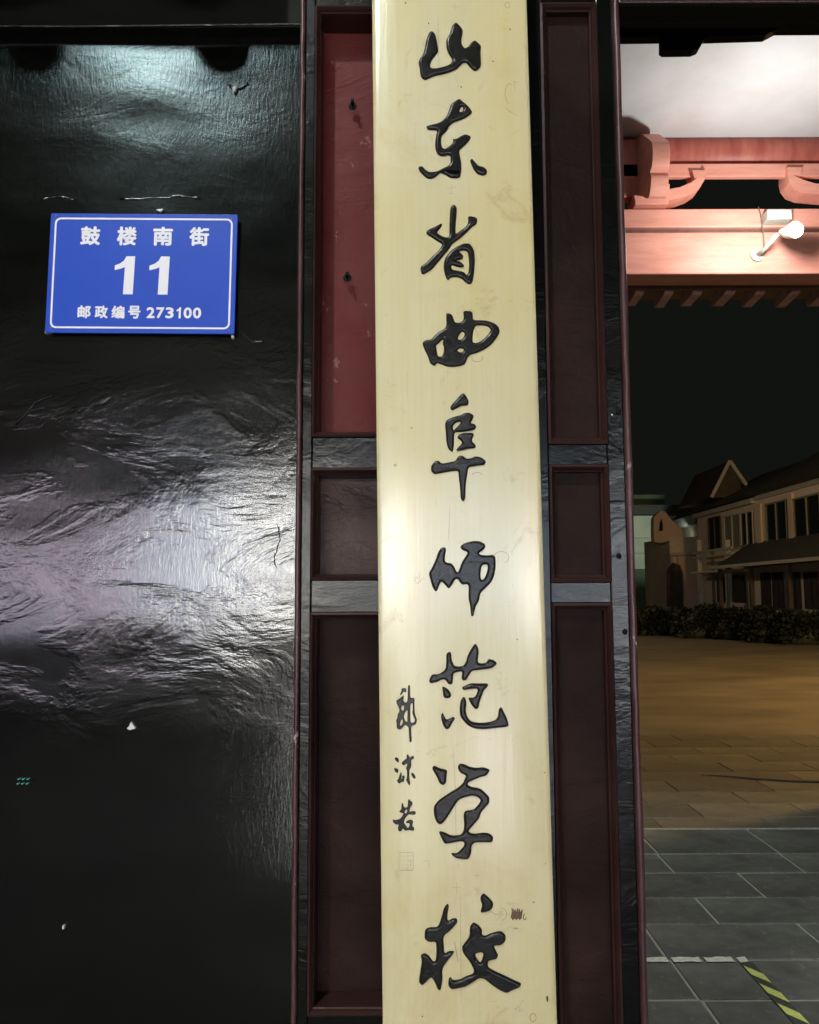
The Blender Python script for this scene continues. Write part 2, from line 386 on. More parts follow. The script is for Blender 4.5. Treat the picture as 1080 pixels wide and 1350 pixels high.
# lintel beam above it: face 6 cm proud, underside visible
lb = thing('lintel_beam', 'black painted lintel beam across the top of the large lacquered leaf', 'beam', (-0.8, YF, zb_beam))
box('beam_body', -2.6, xl_post - 0.003, YBF, YW + 0.20, zb_beam, ZT, M['beam_black'], lb, 0.003, 2)
bm = bmesh.new(); tube(bm, [(-2.6, YBF, zb_beam + 0.003), (-0.9, YBF, zb_beam + 0.0045), (-0.55, YBF, zb_beam + 0.002), (xl_post - 0.004, YBF, zb_beam + 0.005)], 0.0022, 6)
from_bm('arris_bead', bm, M['black_frame'], lb)
# carved bosses of the eave that stand in front of the lamp (above the frame)
YO = YW - 0.14
eb = thing('eave_board', 'dark carved eave board with round lobes hanging over the black leaf, above the picture', 'eave board', (-0.7, YO, 2.7))
def wall_to_occ(px, py):
    pw = P(px, py, YW); d = STREET_LAMP - pw; t = (YO - YW) / d.y
    return pw + d * t
zo = wall_to_occ(200, 68).z
prof = [(wall_to_occ(-500, 68).x, zo)]
for cx_, w_, h_ in ((-215, 64, 36), (45, 38, 38), (300, 38, 38)):
    for k in range(0, 13):
        a = math.pi * k / 12
        q = wall_to_occ(cx_ - w_ * math.cos(a), 68 + h_ * math.sin(a) ** 0.8)
        prof.append((q.x, q.z))
prof.append((wall_to_occ(388, 68).x, zo)); prof.append((prof[-1][0], zo + 0.35)); prof.append((prof[0][0], zo + 0.35))
bm = bmesh.new(); prism(bm, prof, 'y', YO, YO + 0.03); from_bm('carved_board', bm, M['beam_black'], eb)

# side frame pieces -------------------------------------------------
def moulding(parent, xa, xb, za, zb, wl, yf, mat, yin):
    """four strips round an opening, xa..xb / za..zb is the outer edge, wl the width"""
    prof = [(0, yf + 0.004), (0, yf - 0.003), (wl * 0.35, yf - 0.005), (wl * 0.62, yf - 0.001), (wl * 0.8, yf + 0.004), (wl, yf + 0.006), (wl, yin)]
    bm = bmesh.new()
    corners = [(xa, za, 1, 1), (xb, za, -1, 1), (xb, zb, -1, -1), (xa, zb, 1, -1)]
    rings = []
    for (cx, cz, sx, sz) in corners:
        rings.append([bm.verts.new((cx + sx * o, y, cz + sz * o)) for o, y in prof])
    for i in range(4):
        a = rings[i]; b = rings[(i + 1) % 4]
        for k in range(len(prof) - 1): bm.faces.new((a[k], b[k], b[k + 1], a[k + 1]))
    return from_bm('moulding', bm, mat, parent)

def frame_leaf(t, xs, zs, x_out, z_out, mats, wl, recess, groups):
    """xs=(outer left, opening left, opening right, outer right); zs list of (bottom, top) of openings, top first"""
    xo0, xi0, xi1, xo1 = xs
    box('stile', xo0, xi0, YF, YF + 0.055, 0, z_out, mats['frame'], t, 0.002, 2)
    box('stile', xi1, xo1, YF, YF + 0.055, 0, z_out, mats['frame'], t, 0.002, 2)
    edges = [z_out] + [v for zz in zs for v in (zz[1], zz[0])] + [0.0]
    for k in range(0, len(edges), 2):
        if edges[k] - edges[k + 1] > 0.005:
            box('rail', xi0 - 0.001, xi1 + 0.001, YF + 0.0025, YF + 0.053, edges[k + 1], edges[k], mats['frame'], t, 0.002, 2)
    for (zz, pm, mm) in zip(zs, mats['panels'], mats['mould']):
        moulding(t, xi0 - 0.0005, xi1 + 0.0005, zz[0] - 0.0005, zz[1] + 0.0005, wl, YF, mm, YF + recess)
        box('panel', xi0 + wl * 0.5, xi1 - wl * 0.5, YF + recess, YF + recess + 0.01, zz[0] + wl * .5, zz[1] - wl * .5, pm, t)

zt = 2.75
lf = thing('panelled_door_leaf', 'black framed leaf with a red upper panel, left of the cream name board', 'door leaf', (-0.1, YF, 0))
L = lambda py: Z(py, YF, 455)
frame_leaf(lf, (X(397, YF), X(411, YF), X(590, YF), X(606, YF)),
           [(L(575.5), L(9)), (L(764), L(618)), (L(1338), L(808))], None, zt,
           dict(frame=M['black_frame'], panels=[M['red'], M['brown_gloss'], M['brown']], mould=[M['moulding'], M['moulding'], M['moulding']]),
           0.0085, 0.054, None)
rf = thing('panelled_door_leaf', 'black framed leaf with three dull brown panels, right of the cream name board', 'door leaf', (0.25, YF, 0))
Rr = lambda py: Z(py, YF, 760)
frame_leaf(rf, (X(606, YF) + 0.002, X(725, YF), X(803, YF), X(826, YF)),
           [(Rr(585), Rr(5)), (Rr(767), Rr(613)), (Rr(1420), Rr(795.5))], None, zt,
           dict(frame=M['black_frame'], panels=[M['brown']] * 3, mould=[M['moulding']] * 3),
           0.0105, 0.018, None)
# maroon arrises
def arris(name, xa, xb, yf, parent, seed, z0=0.0, z1=zt):
    bm = bmesh.new(); random.seed(seed); n = 60; rings = []
    for k in range(n + 1):
        z = z0 + (z1 - z0) * k / n
        j = lambda: random.uniform(-0.0009, 0.0009)
        a, b = xa + j(), xb + j(); m_ = (a + b) / 2
        rings.append([bm.verts.new(p) for p in ((a, YF + 0.03, z), (a, yf + 0.002, z), (m_ - (b - a) * .25, yf - 0.0015 + j() * .5, z), (m_ + (b - a) * .25, yf - 0.0015, z), (b, yf + 0.002, z), (b, YF + 0.03, z))])
    for k in range(n):
        for q in range(5): bm.faces.new((rings[k][q], rings[k][q + 1], rings[k + 1][q + 1], rings[k + 1][q]))
    return from_bm(name, bm, M['bead'], parent, True)
arris('edge_bead', X(390, YF), X(397, YF) - 0.0003, YF - 0.004, lf, 3)
arris('edge_bead', X(826, YF) + 0.0003, X(835, YF), YF - 0.004, rf, 4)
box('edge_core', X(390, YF) + .001, X(397, YF) - .001, YF + 0.004, YF + 0.07, 0, zt, M['black_frame'], lf)
box('edge_core', X(826, YF) + .001, X(835, YF) - .0015, YF + 0.004, YF + 0.055, 0, zt, M['beam_black'], rf)
# knots / nail marks on frame and panel
def nail(px, py, yy, parent, r=0.003):
    c = P(px, py, yy); bm = bmesh.new()
    bmesh.ops.create_uvsphere(bm, u_segments=10, v_segments=6, radius=r)
    for v in bm.verts: v.co = Vector((v.co.x + c.x, v.co.y * 0.5 + c.y, v.co.z * 1.1 + c.z))
    return from_bm('nail_head', bm, M['beam_black'], parent, True)
for px, py in ((815, 543), (816, 733), (824, 833)): nail(px, py, YF, rf, 0.0042)
nail(807, 547, YF, rf, 0.0014).data.materials[0] = M['chip']
def nailstub(px, py):
    c = P(px, py, YF + 0.040); bm = bmesh.new()
    tube(bm, [c, c + Vector((0.001, -0.016, 0.001))], [0.0022, 0.0030], 8)
    tube(bm, [c + Vector((0.0, -0.001, 0.0)), c + Vector((0, 0.0, 0))], [0.006, 0.007], 9)
    return from_bm('bent_nail', bm, M['beam_black'], lf)
nailstub(465, 140); nailstub(458, 366)

# header above leaves and opening
hd = thing('gate_header', 'dark brown header rail over the gate opening at the top right corner', 'beam', (1.0, YF, 2.5))
zh = Z(5, YF, 930)
box('header_rail', X(835, YF) + 0.001, 3.2, YF + 0.004, YF + 0.05, zh, zt, M['beam_black'], hd, 0.003, 2)
box('header_bead', X(835, YF) + 0.001, 3.2, YF - 0.002, YF + 0.0035, zh + 0.001, zh + 0.010, M['moulding'], hd, 0.0015, 2)
fw = box('facade_wall', -2.6, 3.2, YF + 0.06, YF + 0.16, zt + 0.002, 4.9, M['beam_black']); tag(fw, 'dark painted upper facade of the gatehouse above the leaves', 'wall')
box('header_board', X(606, YF) - .3, 3.2, YF + 0.053, YF + 0.064, zh + 0.004, zt, M['beam_black'], hd)
fp = box('gate_post', 3.0, 3.2, YF, YF + 0.2, 0, zh - 0.012, M['black_frame']); tag(fp, 'black lacquered post on the far right side of the gate opening', 'post')

# dark inner beam with hanging carved bracket seen against the white ceiling
YB = 1.75
ib = thing('inner_beam', 'black inner beam with a carved notch hanging against the white ceiling', 'beam', (1.0, YB, 2.7))
q = lambda px, py: (P(px, py, YB).x, P(px, py, YB).z)
bm = bmesh.new()
prism(bm, [q(700, 50), q(873, 48), q(873, 63), q(877, 66), q(915, 65.5), q(923, 62), q(931, 48), q(1011, 45.5), q(1027, 37), q(1250, 36), q(1250, -260), q(700, -260)], 'y', YB, YB + 0.025)
from_bm('beam_board', bm, M['beam_black'], ib)

# ------------------------------------------------------------------ the cream name board
YBD = 1.215
bl0, bl1, br0, br1 = P(490.5, 0, YBD), P(505.5, 1350, YBD), P(695, 0, YBD), P(734.5, 1350, YBD)
top = (bl0 + br0) / 2; bot = (bl1 + br1) / 2
up = (top - bot).normalized(); rt = Vector((up.z, 0, -up.x)); nrm = Vector((0, -1, 0))
HW = ((bl0 - br0).length + (bl1 - br1).length) / 4
O = bot
BOW = 0.0045
def surf(u): return -BOW * abs(u / HW) ** 3.2       # proud distance relative to the crown
def B(u, v, d=0.0): return O + rt * u + up * v + nrm * (surf(max(-HW, min(HW, u))) + d)
def uv(px, py):
    p = P(px, py, YBD); d = p - O
    return d.dot(rt), d.dot(up)
bd = thing('name_board', 'tall cream lacquered board with large black carved calligraphy, hung down the middle of the gate', 'sign board', O)
bm = bmesh.new()
us = [-HW + 2 * HW * k / 40 for k in range(41)]
v0, v1 = -0.55, (top - bot).length + 0.35; nv = 60
T = 0.032
def prof_pt(k, v, wob):
    return B(us[k], v, 0.0006 * mn.noise(Vector((us[k] * 8, v * 2.5, 1))))
G = [[bm.verts.new(prof_pt(k, v0 + (v1 - v0) * j / nv, 0)) for j in range(nv + 1)] for k in range(41)]
for k in range(40):
    for j in range(nv): bm.faces.new((G[k][j], G[k + 1][j], G[k + 1][j + 1], G[k][j + 1]))
def backp(u, v, y): return O + rt * u + up * v - nrm * y
for k, s in ((0, -1), (40, 1)):
    E1 = [bm.verts.new(B(us[k] + s * 0.0006, v0 + (v1 - v0) * j / nv, -0.0012)) for j in range(nv + 1)]
    E2 = [bm.verts.new(backp(us[k] + s * 0.0008, v0 + (v1 - v0) * j / nv, T)) for j in range(nv + 1)]
    for j in range(nv):
        bm.faces.new((G[k][j], G[k][j + 1], E1[j + 1], E1[j])); bm.faces.new((E1[j], E1[j + 1], E2[j + 1], E2[j]))
for j in (0, nv):
    a, b = G[0][j], G[40][j]
    vv = v0 + (v1 - v0) * j / nv
    c1, c2 = bm.verts.new(backp(-HW, vv, T)), bm.verts.new(backp(HW, vv, T))
    bm.faces.new([G[k][j] for k in range(41)] + [c2, c1])
from_bm('board_face', bm, M['board'], bd, False)
for p in bpy.data.objects['board_face'].data.polygons: p.use_smooth = len(p.vertices) == 4 and abs(p.normal.y) > 0.6
# hanging bracket behind the board
box('hanging_batten', -0.02, 0.20, YBD + T + 0.001, YF - 0.001, 2.62, 2.68, M['beam_black'], bd)
box('hanging_batten', 0.0, 0.18, YBD + T + 0.001, YF - 0.001, 0.5, 0.56, M['beam_black'], bd)

def chaikin(p, it=2):
    for _ in range(it):
        q = []
        n = len(p)
        for i in range(n):
            a, b = p[i], p[(i + 1) % n]
            q.append((a[0] * .8 + b[0] * .2, a[1] * .8 + b[1] * .2)); q.append((a[0] * .2 + b[0] * .8, a[1] * .2 + b[1] * .8))
        p = q
    return p
def character(loops, ox, oy, sc, bevel=0.0027, ext=0.0004, name='carved_character', label=None, jit=True):
    o = _char(loops, ox, oy, sc, bevel, ext, name, -bevel * 0.85 - (0.0012 if sc < 12 else 0.0004), M['ink'], bd, 0.0006)
    _char(loops, ox, oy, sc, 0.0, 0.0, 'groove', 0.0, M['groove'], o, 0.0005)
    return o
def _char(loops, ox, oy, sc, bevel, ext, name, offset, mat, par, lift):
    cu = bpy.data.curves.new('tmp', 'CURVE'); cu.dimensions = '2D'; cu.fill_mode = 'BOTH'
    cu.extrude = ext; cu.bevel_depth = bevel; cu.bevel_resolution = 3; cu.offset = offset
    for lp in loops:
        pts = [uv(ox + a / sc, oy + b / sc) for a, b in chaikin(lp)]
        sp = cu.splines.new('POLY'); sp.points.add(len(pts) - 1)
        for i, (a, b) in enumerate(pts): sp.points[i].co = (a, b, 0, 1)
        sp.use_cyclic_u = True
    ob = bpy.data.objects.new('tmp', cu); C.objects.link(ob)
    dg = bpy.context.evaluated_depsgraph_get(); dg.update()
    me = bpy.data.meshes.new_from_object(ob.evaluated_get(dg))
    bpy.data.objects.remove(ob); bpy.data.curves.remove(cu)
    me.materials.clear()
    me.transform(Matrix.Identity(4))
    for v in me.vertices:
        v.co = B(v.co.x, v.co.y, v.co.z + lift)
    for p in me.polygons: p.use_smooth = True
    me.update()
    try: me.set_sharp_from_angle(angle=R(50))
    except Exception: pass
    me.name = name
    return link(name, me, mat, par)

CH = [
 (540, 20, 9.818, [[(290,205),(330,240),(350,310),(365,400),(375,480),(330,535),(285,590),(265,650),(280,688),(350,690),(440,670),(520,640),(555,595),(545,560),(500,500),(478,430),(472,350),(485,300),(515,260),(535,190),(550,140),(600,92),(640,125),(690,190),(688,250),(672,310),(675,380),(715,435),(760,410),(800,355),(845,325),(890,360),(930,400),(920,480),(925,600),(925,670),(880,715),(845,728),(800,700),(765,660),(735,620),(695,620),(650,665),(600,710),(520,745),(430,770),(340,785),(270,815),(205,845),(155,820),(138,760),(130,680),(115,620),(130,570),(170,520),(195,440),(210,350),(235,270),(260,220)]]),
 (540, 120, 9.0, [[(595,90),(635,130),(665,150),(700,185),(745,245),(730,275),(650,330),(570,360),(520,375),(470,420),(440,480),(400,515),(378,550),(375,610),(385,670),(415,692),(460,665),(520,615),(512,570),(560,568),(610,535),(665,512),(730,540),(720,580),(670,635),(600,695),(590,720),(600,780),(615,850),(618,930),(605,1020),(570,1040),(480,1035),(430,1000),(370,970),(330,1010),(270,1045),(220,1045),(170,1010),(110,940),(105,900),(150,890),(190,935),(240,965),(330,955),(400,915),(460,890),(488,855),(485,770),(450,765),(380,780),(330,755),(305,690),(303,610),(315,520),(330,475),(290,465),(215,465),(195,420),(240,405),(330,385),(390,355),(435,310),(465,240),(490,160),(540,120)],
   [(630,185),(640,225),(620,250),(590,250),(600,210)], [(740,800),(770,835),(820,890),(880,900),(920,935),(920,985),(870,1010),(800,985),(760,935),(735,880),(715,830)]]),
 (540, 260, 9.818, [[(570,92),(612,130),(612,210),(600,330),(595,480),(650,440),(720,395),(760,340),(755,240),(860,260),(880,290),(870,350),(810,385),(740,460),(650,540),(550,610),(510,680),(440,760),(380,830),(290,940),(160,1015),(140,930),(150,890),(220,850),(290,770),(380,690),(430,610),(370,580),(280,520),(215,480),(225,430),(320,385),(420,335),(425,375),(350,455),(400,495),(460,520),(515,520),(515,400),(520,250),(530,130)],
   [(700,600),(780,598),(840,690),(848,850),(835,1000),(815,1110),(775,1135),(725,1110),(680,1060),(610,1035),(535,1040),(498,1085),(465,1030),(440,930),(445,840),(470,775),(540,690),(620,635)],
   [(640,705),(700,690),(755,710),(765,800),(772,900),(760,990),(740,1010),(700,965),(640,955),(555,940),(540,900),(550,880),(610,905),(680,915),(712,890),(690,860),(640,825),(600,820),(650,815),(690,800),(700,760),(670,730)]]),
 (540, 400, 8.308, [[(405,103),(465,120),(480,160),(495,205),(530,215),(580,200),(595,160),(585,80),(690,85),(695,180),(740,185),(830,185),(920,210),(975,250),(992,310),(960,370),(900,450),(830,500),(740,545),(660,565),(635,600),(610,665),(570,685),(480,700),(410,695),(350,670),(300,655),(275,690),(225,660),(205,590),(165,510),(138,440),(165,405),(240,395),(290,335),(350,295),(395,270),(405,220),(400,150)],
   [(720,245),(800,240),(860,255),(892,290),(870,330),(820,385),(780,415),(735,435),(695,430),(690,390),(700,300)], [(575,308),(605,330),(595,370),(565,400),(525,395),(545,345)], [(550,492),(590,500),(590,525),(560,540),(520,518)],
   [(350,405),(375,395),(360,440),(378,480),(375,540),(355,585),(310,580),(300,520),(290,460),(320,440)]]),
 (550, 510, 8.4375, [[(515,68),(550,105),(578,165),(560,210),(500,210),(450,235),(385,268),(365,230),(400,180),(450,130),(480,90)],
   [(580,285),(635,320),(620,360),(590,405),(640,412),(662,445),(640,480),(570,495),(500,505),(412,505),(412,620),(405,700),(395,728),(350,700),(325,620),(318,500),(308,410),(340,360),(420,330),(490,315),(520,295)],
   [(485,385),(480,410),(440,450),(405,490),(395,440),(430,400)],
   [(445,570),(460,535),(510,515),(620,510),(635,540),(605,600),(655,650),(650,685),(560,690),(450,720),(430,700),(500,630),(490,600)],
   [(480,762),(515,770),(550,800),(600,795),(650,770),(720,785),(770,830),(750,870),(660,880),(570,895),(560,960),(545,1060),(540,1150),(538,1240),(515,1282),(485,1250),(478,1130),(462,1000),(458,930),(350,945),(250,965),(190,975),(155,940),(155,880),(200,825),(240,820),(275,855),(350,840),(430,825),(450,780)]]),
 (550, 700, 9.0, [[(330,190),(345,220),(325,340),(345,375),(410,385),(440,420),(470,490),(490,485),(530,370),(590,280),(600,250),(530,225),(508,185),(560,145),(660,118),(740,120),(800,150),(815,190),(780,230),(730,262),(760,285),(850,290),(890,280),(930,305),(935,420),(915,530),(880,610),(800,690),(750,740),(735,830),(700,880),(680,960),(670,1010),(640,1015),(630,890),(608,800),(612,650),(590,630),(540,640),(505,610),(485,570),(450,575),(410,650),(375,688),(340,650),(290,595),(265,640),(240,710),(215,720),(180,660),(155,570),(138,500),(180,430),(220,340),(255,240),(285,200)],
   [(790,398),(835,400),(840,440),(820,520),(785,580),(755,570),(752,500),(765,420)]]),
 (555, 840, 8.64, [[(325,162),(345,180),(352,260),(380,325),(430,335),(485,325),(515,280),(530,210),(575,130),(618,65),(655,120),(660,190),(645,290),(700,300),(745,290),(770,245),(830,260),(872,300),(820,350),(740,365),(650,375),(580,385),(545,440),(515,490),(475,495),(462,460),(475,390),(420,395),(370,410),(365,500),(355,540),(310,535),(275,480),(230,485),(180,515),(100,525),(92,490),(125,420),(200,425),(280,370),(290,290),(288,190)],
   [(240,562),(270,565),(320,600),(350,660),(330,695),(260,695),(250,620)], [(250,858),(268,900),(290,940),(330,925),(370,902),(392,930),(360,970),(325,1040),(285,1052),(250,1000),(228,920),(232,875)],
   [(465,570),(510,550),(570,522),(660,525),(765,525),(765,560),(720,600),(690,680),(665,750),(660,800),(625,825),(580,780),(538,700),(550,685),(600,690),(630,660),(650,600),(630,585),(560,590),(480,605)],
   [(490,672),(510,700),(522,760),(510,830),(525,900),(570,960),(660,975),(760,970),(850,945),(880,900),(885,820),(915,790),(945,850),(980,920),(1005,1010),(960,1025),(850,1035),(720,1050),(620,1045),(540,1010),(490,960),(445,900),(440,800),(455,710)]]),
 (560, 995, 9.31, [[(120,130),(180,165),(280,185),(270,260),(265,340),(230,375),(185,355),(150,270),(95,180),(95,150)],
   [(450,105),(510,125),(560,150),(640,160),(720,150),(800,180),(790,215),(750,260),(690,270),(600,310),(530,340),(530,370),(580,395),(680,410),(740,460),(795,520),(795,590),(740,650),(690,710),(670,780),(600,860),(535,930),(560,960),(620,970),(720,952),(800,965),(845,1010),(830,1075),(730,1075),(620,1075),(575,1110),(575,1200),(540,1280),(480,1285),(390,1270),(340,1240),(322,1200),(390,1210),(440,1170),(480,1120),(490,1080),(460,1060),(390,1070),(310,1085),(245,1095),(215,1040),(172,950),(190,935),(250,950),(320,990),(440,985),(475,940),(485,860),(478,780),(478,720),(500,685),(600,675),(660,610),(690,560),(650,515),(580,500),(480,525),(420,550),(370,620),(310,720),(240,820),(200,855),(150,840),(115,750),(108,640),(160,565),(280,480),(400,410),(470,350),(495,290),(510,255),(440,225),(405,170),(415,120)]]),
 (545, 1170, 7.2, [[(325,148),(340,170),(325,250),(325,320),(370,290),(415,290),(420,330),(360,400),(285,460),(290,540),(295,630),(340,600),(390,600),(380,630),(320,700),(275,770),(280,870),(262,975),(235,975),(200,890),(170,850),(130,890),(85,935),(50,900),(65,800),(80,700),(68,640),(110,620),(150,645),(190,705),(215,690),(220,600),(215,510),(150,520),(105,490),(110,400),(150,375),(235,375),(265,290),(290,190)],
   [(665,50),(710,85),(760,140),(755,190),(720,225),(640,240),(640,215),(655,170),(635,110),(640,80)],
   [(570,325),(620,355),(655,400),(650,440),(680,460),(740,430),(830,408),(878,450),(875,510),(830,550),(765,550),(780,590),(808,640),(790,680),(730,690),(705,710),(710,755),(770,790),(860,830),(960,880),(1028,910),(1010,950),(940,975),(885,1005),(820,975),(740,920),(680,870),(630,855),(580,890),(500,940),(430,955),(360,968),(330,930),(335,870),(350,845),(380,880),(440,870),(500,840),(570,815),(575,780),(540,710),(470,620),(460,560),(500,510),(535,460),(535,370)],
   [(585,628),(640,612),(668,625),(650,690),(635,712),(600,670)]]),
]
for ox, oy, sc, loops in CH: character(loops, ox, oy, sc)
SM = [
 (512, 895, 15.0, [[(255,190),(340,180),(358,215),(350,270),(320,265),(300,240),(285,280),(245,328),(230,310),(265,240)],
   [(410,112),(432,140),(435,380),(500,370),(522,400),(518,480),(522,650),(545,740),(570,800),(560,870),(530,910),(455,930),(455,1050),(465,1180),(460,1255),(420,1255),(412,1150),(405,1020),(400,960),(340,905),(290,960),(255,1000),(190,1005),(165,960),(165,890),(150,830),(180,770),(185,700),(220,650),(215,590),(165,490),(155,430),(210,400),(260,360),(300,320),(310,360),(295,430),(345,480),(380,440),(385,300),(390,140)],
   [(270,530),(310,530),(310,600),(285,640),(255,590)], [(375,610),(385,650),(375,760),(380,850),(345,850),(315,780),(310,720),(340,650)],
   [(435,500),(480,470),(485,600),(470,660),(500,750),(530,820),(510,860),(440,870),(437,700)], [(255,810),(285,805),(290,860),(260,920),(235,930),(235,880)]]),
 (512, 985, 21.6, [[(180,320),(230,285),(305,345),(300,450),(240,420),(195,370)], [(155,605),(245,605),(300,660),(265,755),(190,710)],
   [(355,705),(390,750),(375,850),(370,930),(400,890),(390,830),(440,800),(475,850),(450,960),(420,1005),(370,1000),(325,1050),(285,1030),(240,960),(290,910),(310,830)],
   [(550,195),(600,260),(620,300),(690,240),(735,270),(735,310),(700,350),(650,360),(655,460),(655,560),(610,640),(600,700),(605,900),(630,1000),(615,1090),(580,1085),(545,1010),(500,940),(530,880),(535,780),(530,660),(500,600),(540,530),(540,470),(490,480),(440,535),(385,480),(385,440),(480,350),(530,330),(520,240)],
   [(660,715),(720,745),(785,840),(770,900),(720,900),(655,800)]]),
 (512, 1045, 21.6, [[(385,280),(420,320),(450,430),(555,420),(565,200),(590,185),(625,240),(680,260),(695,320),(650,400),(610,460),(600,555),(690,525),(780,530),(785,620),(700,635),(590,620),(530,670),(470,760),(440,860),(500,930),(545,1010),(590,990),(610,900),(600,870),(510,880),(500,840),(570,780),(660,770),(715,820),(690,900),(685,960),(745,1000),(735,1070),(700,1090),(620,1070),(540,1070),(490,1095),(440,1050),(410,1020),(370,1110),(290,1110),(270,1000),(310,910),(210,920),(130,850),(130,770),(180,790),(260,780),(350,740),(420,640),(430,590),(345,580),(305,540),(370,480),(375,400)],
   [(500,490),(540,490),(540,550),(500,600),(455,570)]]),
]
for ox, oy, sc, loops in SM: character(loops, ox, oy, sc, 0.0009, 0.0006, 'signature_character')

# pencil lines, cracks and seals: thin ribbons lying on the lacquer
def ribbons(name, lines, mat, w=0.0007, h=0.0007):
    bm = bmesh.new()
    for ln in lines:
        ww = w
        if isinstance(ln, tuple) and isinstance(ln[0], (int, float)): ww, ln = ln
        ps = [uv(*p) for p in ln]; L_, R_ = [], []
        for i, p in enumerate(ps):
            a = Vector(ps[max(i - 1, 0)]); b = Vector(ps[min(i + 1, len(ps) - 1)]); t = (b - a).normalized(); nn = Vector((-t.y, t.x))
            f = 0.45 if i in (0, len(ps) - 1) else 1
            L_.append(bm.verts.new(B(p[0] + nn.x * ww * .5 * f, p[1] + nn.y * ww * .5 * f, h))); R_.append(bm.verts.new(B(p[0] - nn.x * ww * .5 * f, p[1] - nn.y * ww * .5 * f, h)))
        for i in range(len(ps) - 1): bm.faces.new((L_[i], L_[i + 1], R_[i + 1], R_[i]))
    return from_bm(name, bm, mat, bd)
def arc(cx, cy, rx, ry, a0, a1, n=14): return [(cx + rx * math.cos(R(a0 + (a1 - a0) * i / n)), cy + ry * math.sin(R(a0 + (a1 - a0) * i / n))) for i in range(n + 1)]
pm_ = ribbons('pencil_mark', [
  [(551, 760), (546, 766), (551, 770), (556, 764), (559, 761)], [(552, 753), (553, 761), (552, 768)], [(543, 761), (552, 761)],
  arc(661, 735, 10, 8, 150, 420), arc(629, 472, 7, 5, -30, 200), arc(629, 627, 7, 4, 190, 350),
  [(591, 486), (590, 497)], [(589, 491), (595, 491)], [(552, 455), (556, 455)],
  [(596, 243), (595, 256)], [(589, 249), (601, 247)], [(590, 255), (598, 256)],
  [(646, 1201), (653, 1205), (659, 1206)], [(661, 1193), (659, 1212)], arc(661, 1205, 7, 8, -80, 90),
  [(629, 1150), (629, 1159)], [(625, 1154), (634, 1154)], [(602, 1163), (602, 1178)], [(597, 1170), (608, 1170)],
  [(600, 5), (600, 14)], [(594, 9), (606, 9)], arc(669, 6, 3, 4, 0, 360), arc(672, 123, 6, 13, 95, 300), [(676, 107), (682, 107), (679, 107), (679, 118)],
  [(665, 140), (671, 146), (684, 152)]], M['pencil'], 0.0007)
hc_ = ribbons('hairline_crack', [
  [(537, 490), (537, 521)], [(593, 668), (592, 700), (591, 714)], [(575, 658), (574, 668)], [(516, 715), (514, 738)], [(598, 985), (600, 1030), (601, 1085), (602, 1120)],
  [(607, 1180), (607, 1230), (608, 1280), (608, 1325)], (0.0012, [(599, 1240), (602, 1256), (604, 1268)]), [(578, 25), (578, 60), (579, 100)], [(547, 160), (547, 205)],
  [(660, 1160), (659, 1166)], [(646, 1320), (655, 1320)]], M['pencil'], 0.0005)
pm_['kind'] = 'stuff'; hc_['kind'] = 'stuff'
def blob(name, cx, cy, r1, r2, mat, h=0.0008, n=12):
    bm = bmesh.new(); c = bm.verts.new(B(*uv(cx, cy), h)); vs = []
    for k in range(n):
        a = 2 * math.pi * k / n; f = random.uniform(0.75, 1.15)
        vs.append(bm.verts.new(B(*uv(cx + r1 * f * math.cos(a), cy + r2 * f * math.sin(a)), h)))
    for k in range(n): bm.faces.new((c, vs[k], vs[(k + 1) % n]))
    return from_bm(name, bm, mat, bd)
random.seed(5)
ribbons('brown_scuff', [(0.0026, [(675 + k * 2.4 + (2 if k > 4 else 0), 1197 + (k % 3)), (676 + k * 2.3, 1203), (674.5 + k * 2.4, 1209 + (k % 2) * 2), (677 + k * 2.2, 1213 - (k % 2) * 2)]) for k in range(6)]
        + [(0.0011, arc(692 + k, 1209, 2, 4, 0, 300, 6)) for k in range(1)], M['stain'], 0.0024, 0.0009)
blob('small_stain', 680, 1224, 4, 1.2, M['seal']); blob('small_stain', 722, 1318, 1.6, 4.6, M['stain'])
for x_, y_ in ((508 + 27, 4), (565, 31), (673, 38), (650, 81), (608, 115), (543, 564), (557, 1340), (704, 1190), (682, 843)): blob('small_stain', x_, y_, 1.0, 1.2, M['stain'])
ribbons('ring_stain', [(0.0016, arc(703, 1342, 4, 5.5, 0, 360))], M['stainlight'], 0.0014)
# seals
sl = [arc(528, 1126, 2, 2, 180, 270, 4) + arc(543, 1126, 2, 2, 270, 360, 4) + arc(543, 1146, 2, 2, 0, 90, 4) + arc(528, 1146, 2, 2, 90, 180, 4) + [(526, 1126)]]
for a in (529, 533, 537, 541):
    for b in (1127, 1133, 1139, 1144):
        r_ = random.Random(a * b)
        sl.append([(a + r_.uniform(-1, 2), b + r_.uniform(-1, 1)), (a + r_.uniform(0, 2), b + r_.uniform(2, 4))])
        if r_.random() > .4: sl.append([(a - 1, b + r_.uniform(0, 3)), (a + 2, b + r_.uniform(0, 3))])
sl.append([(541.5, 1133), (542, 1143)]); sl.append([(538, 1135), (545, 1135.5)])
ribbons('carved_seal', sl, M['seal'], 0.00065)
sl = []
for k in range(16):
    r_ = random.Random(k + 9); a, b = r_.uniform(678, 688), r_.uniform(1320, 1334)
    sl.append([(a, b), (a + r_.uniform(-3, 3), b + r_.uniform(-1, 2)), (a + r_.uniform(0, 4), b + r_.uniform(0, 2))])
ribbons('carved_seal', sl, M['seal'], 0.0007)
sl = [arc(562, 1140, 4, 6, 200, 420, 8), [(559, 1147), (565, 1147)]]
ribbons('carved_seal', sl, M['stainlight'], 0.0005)

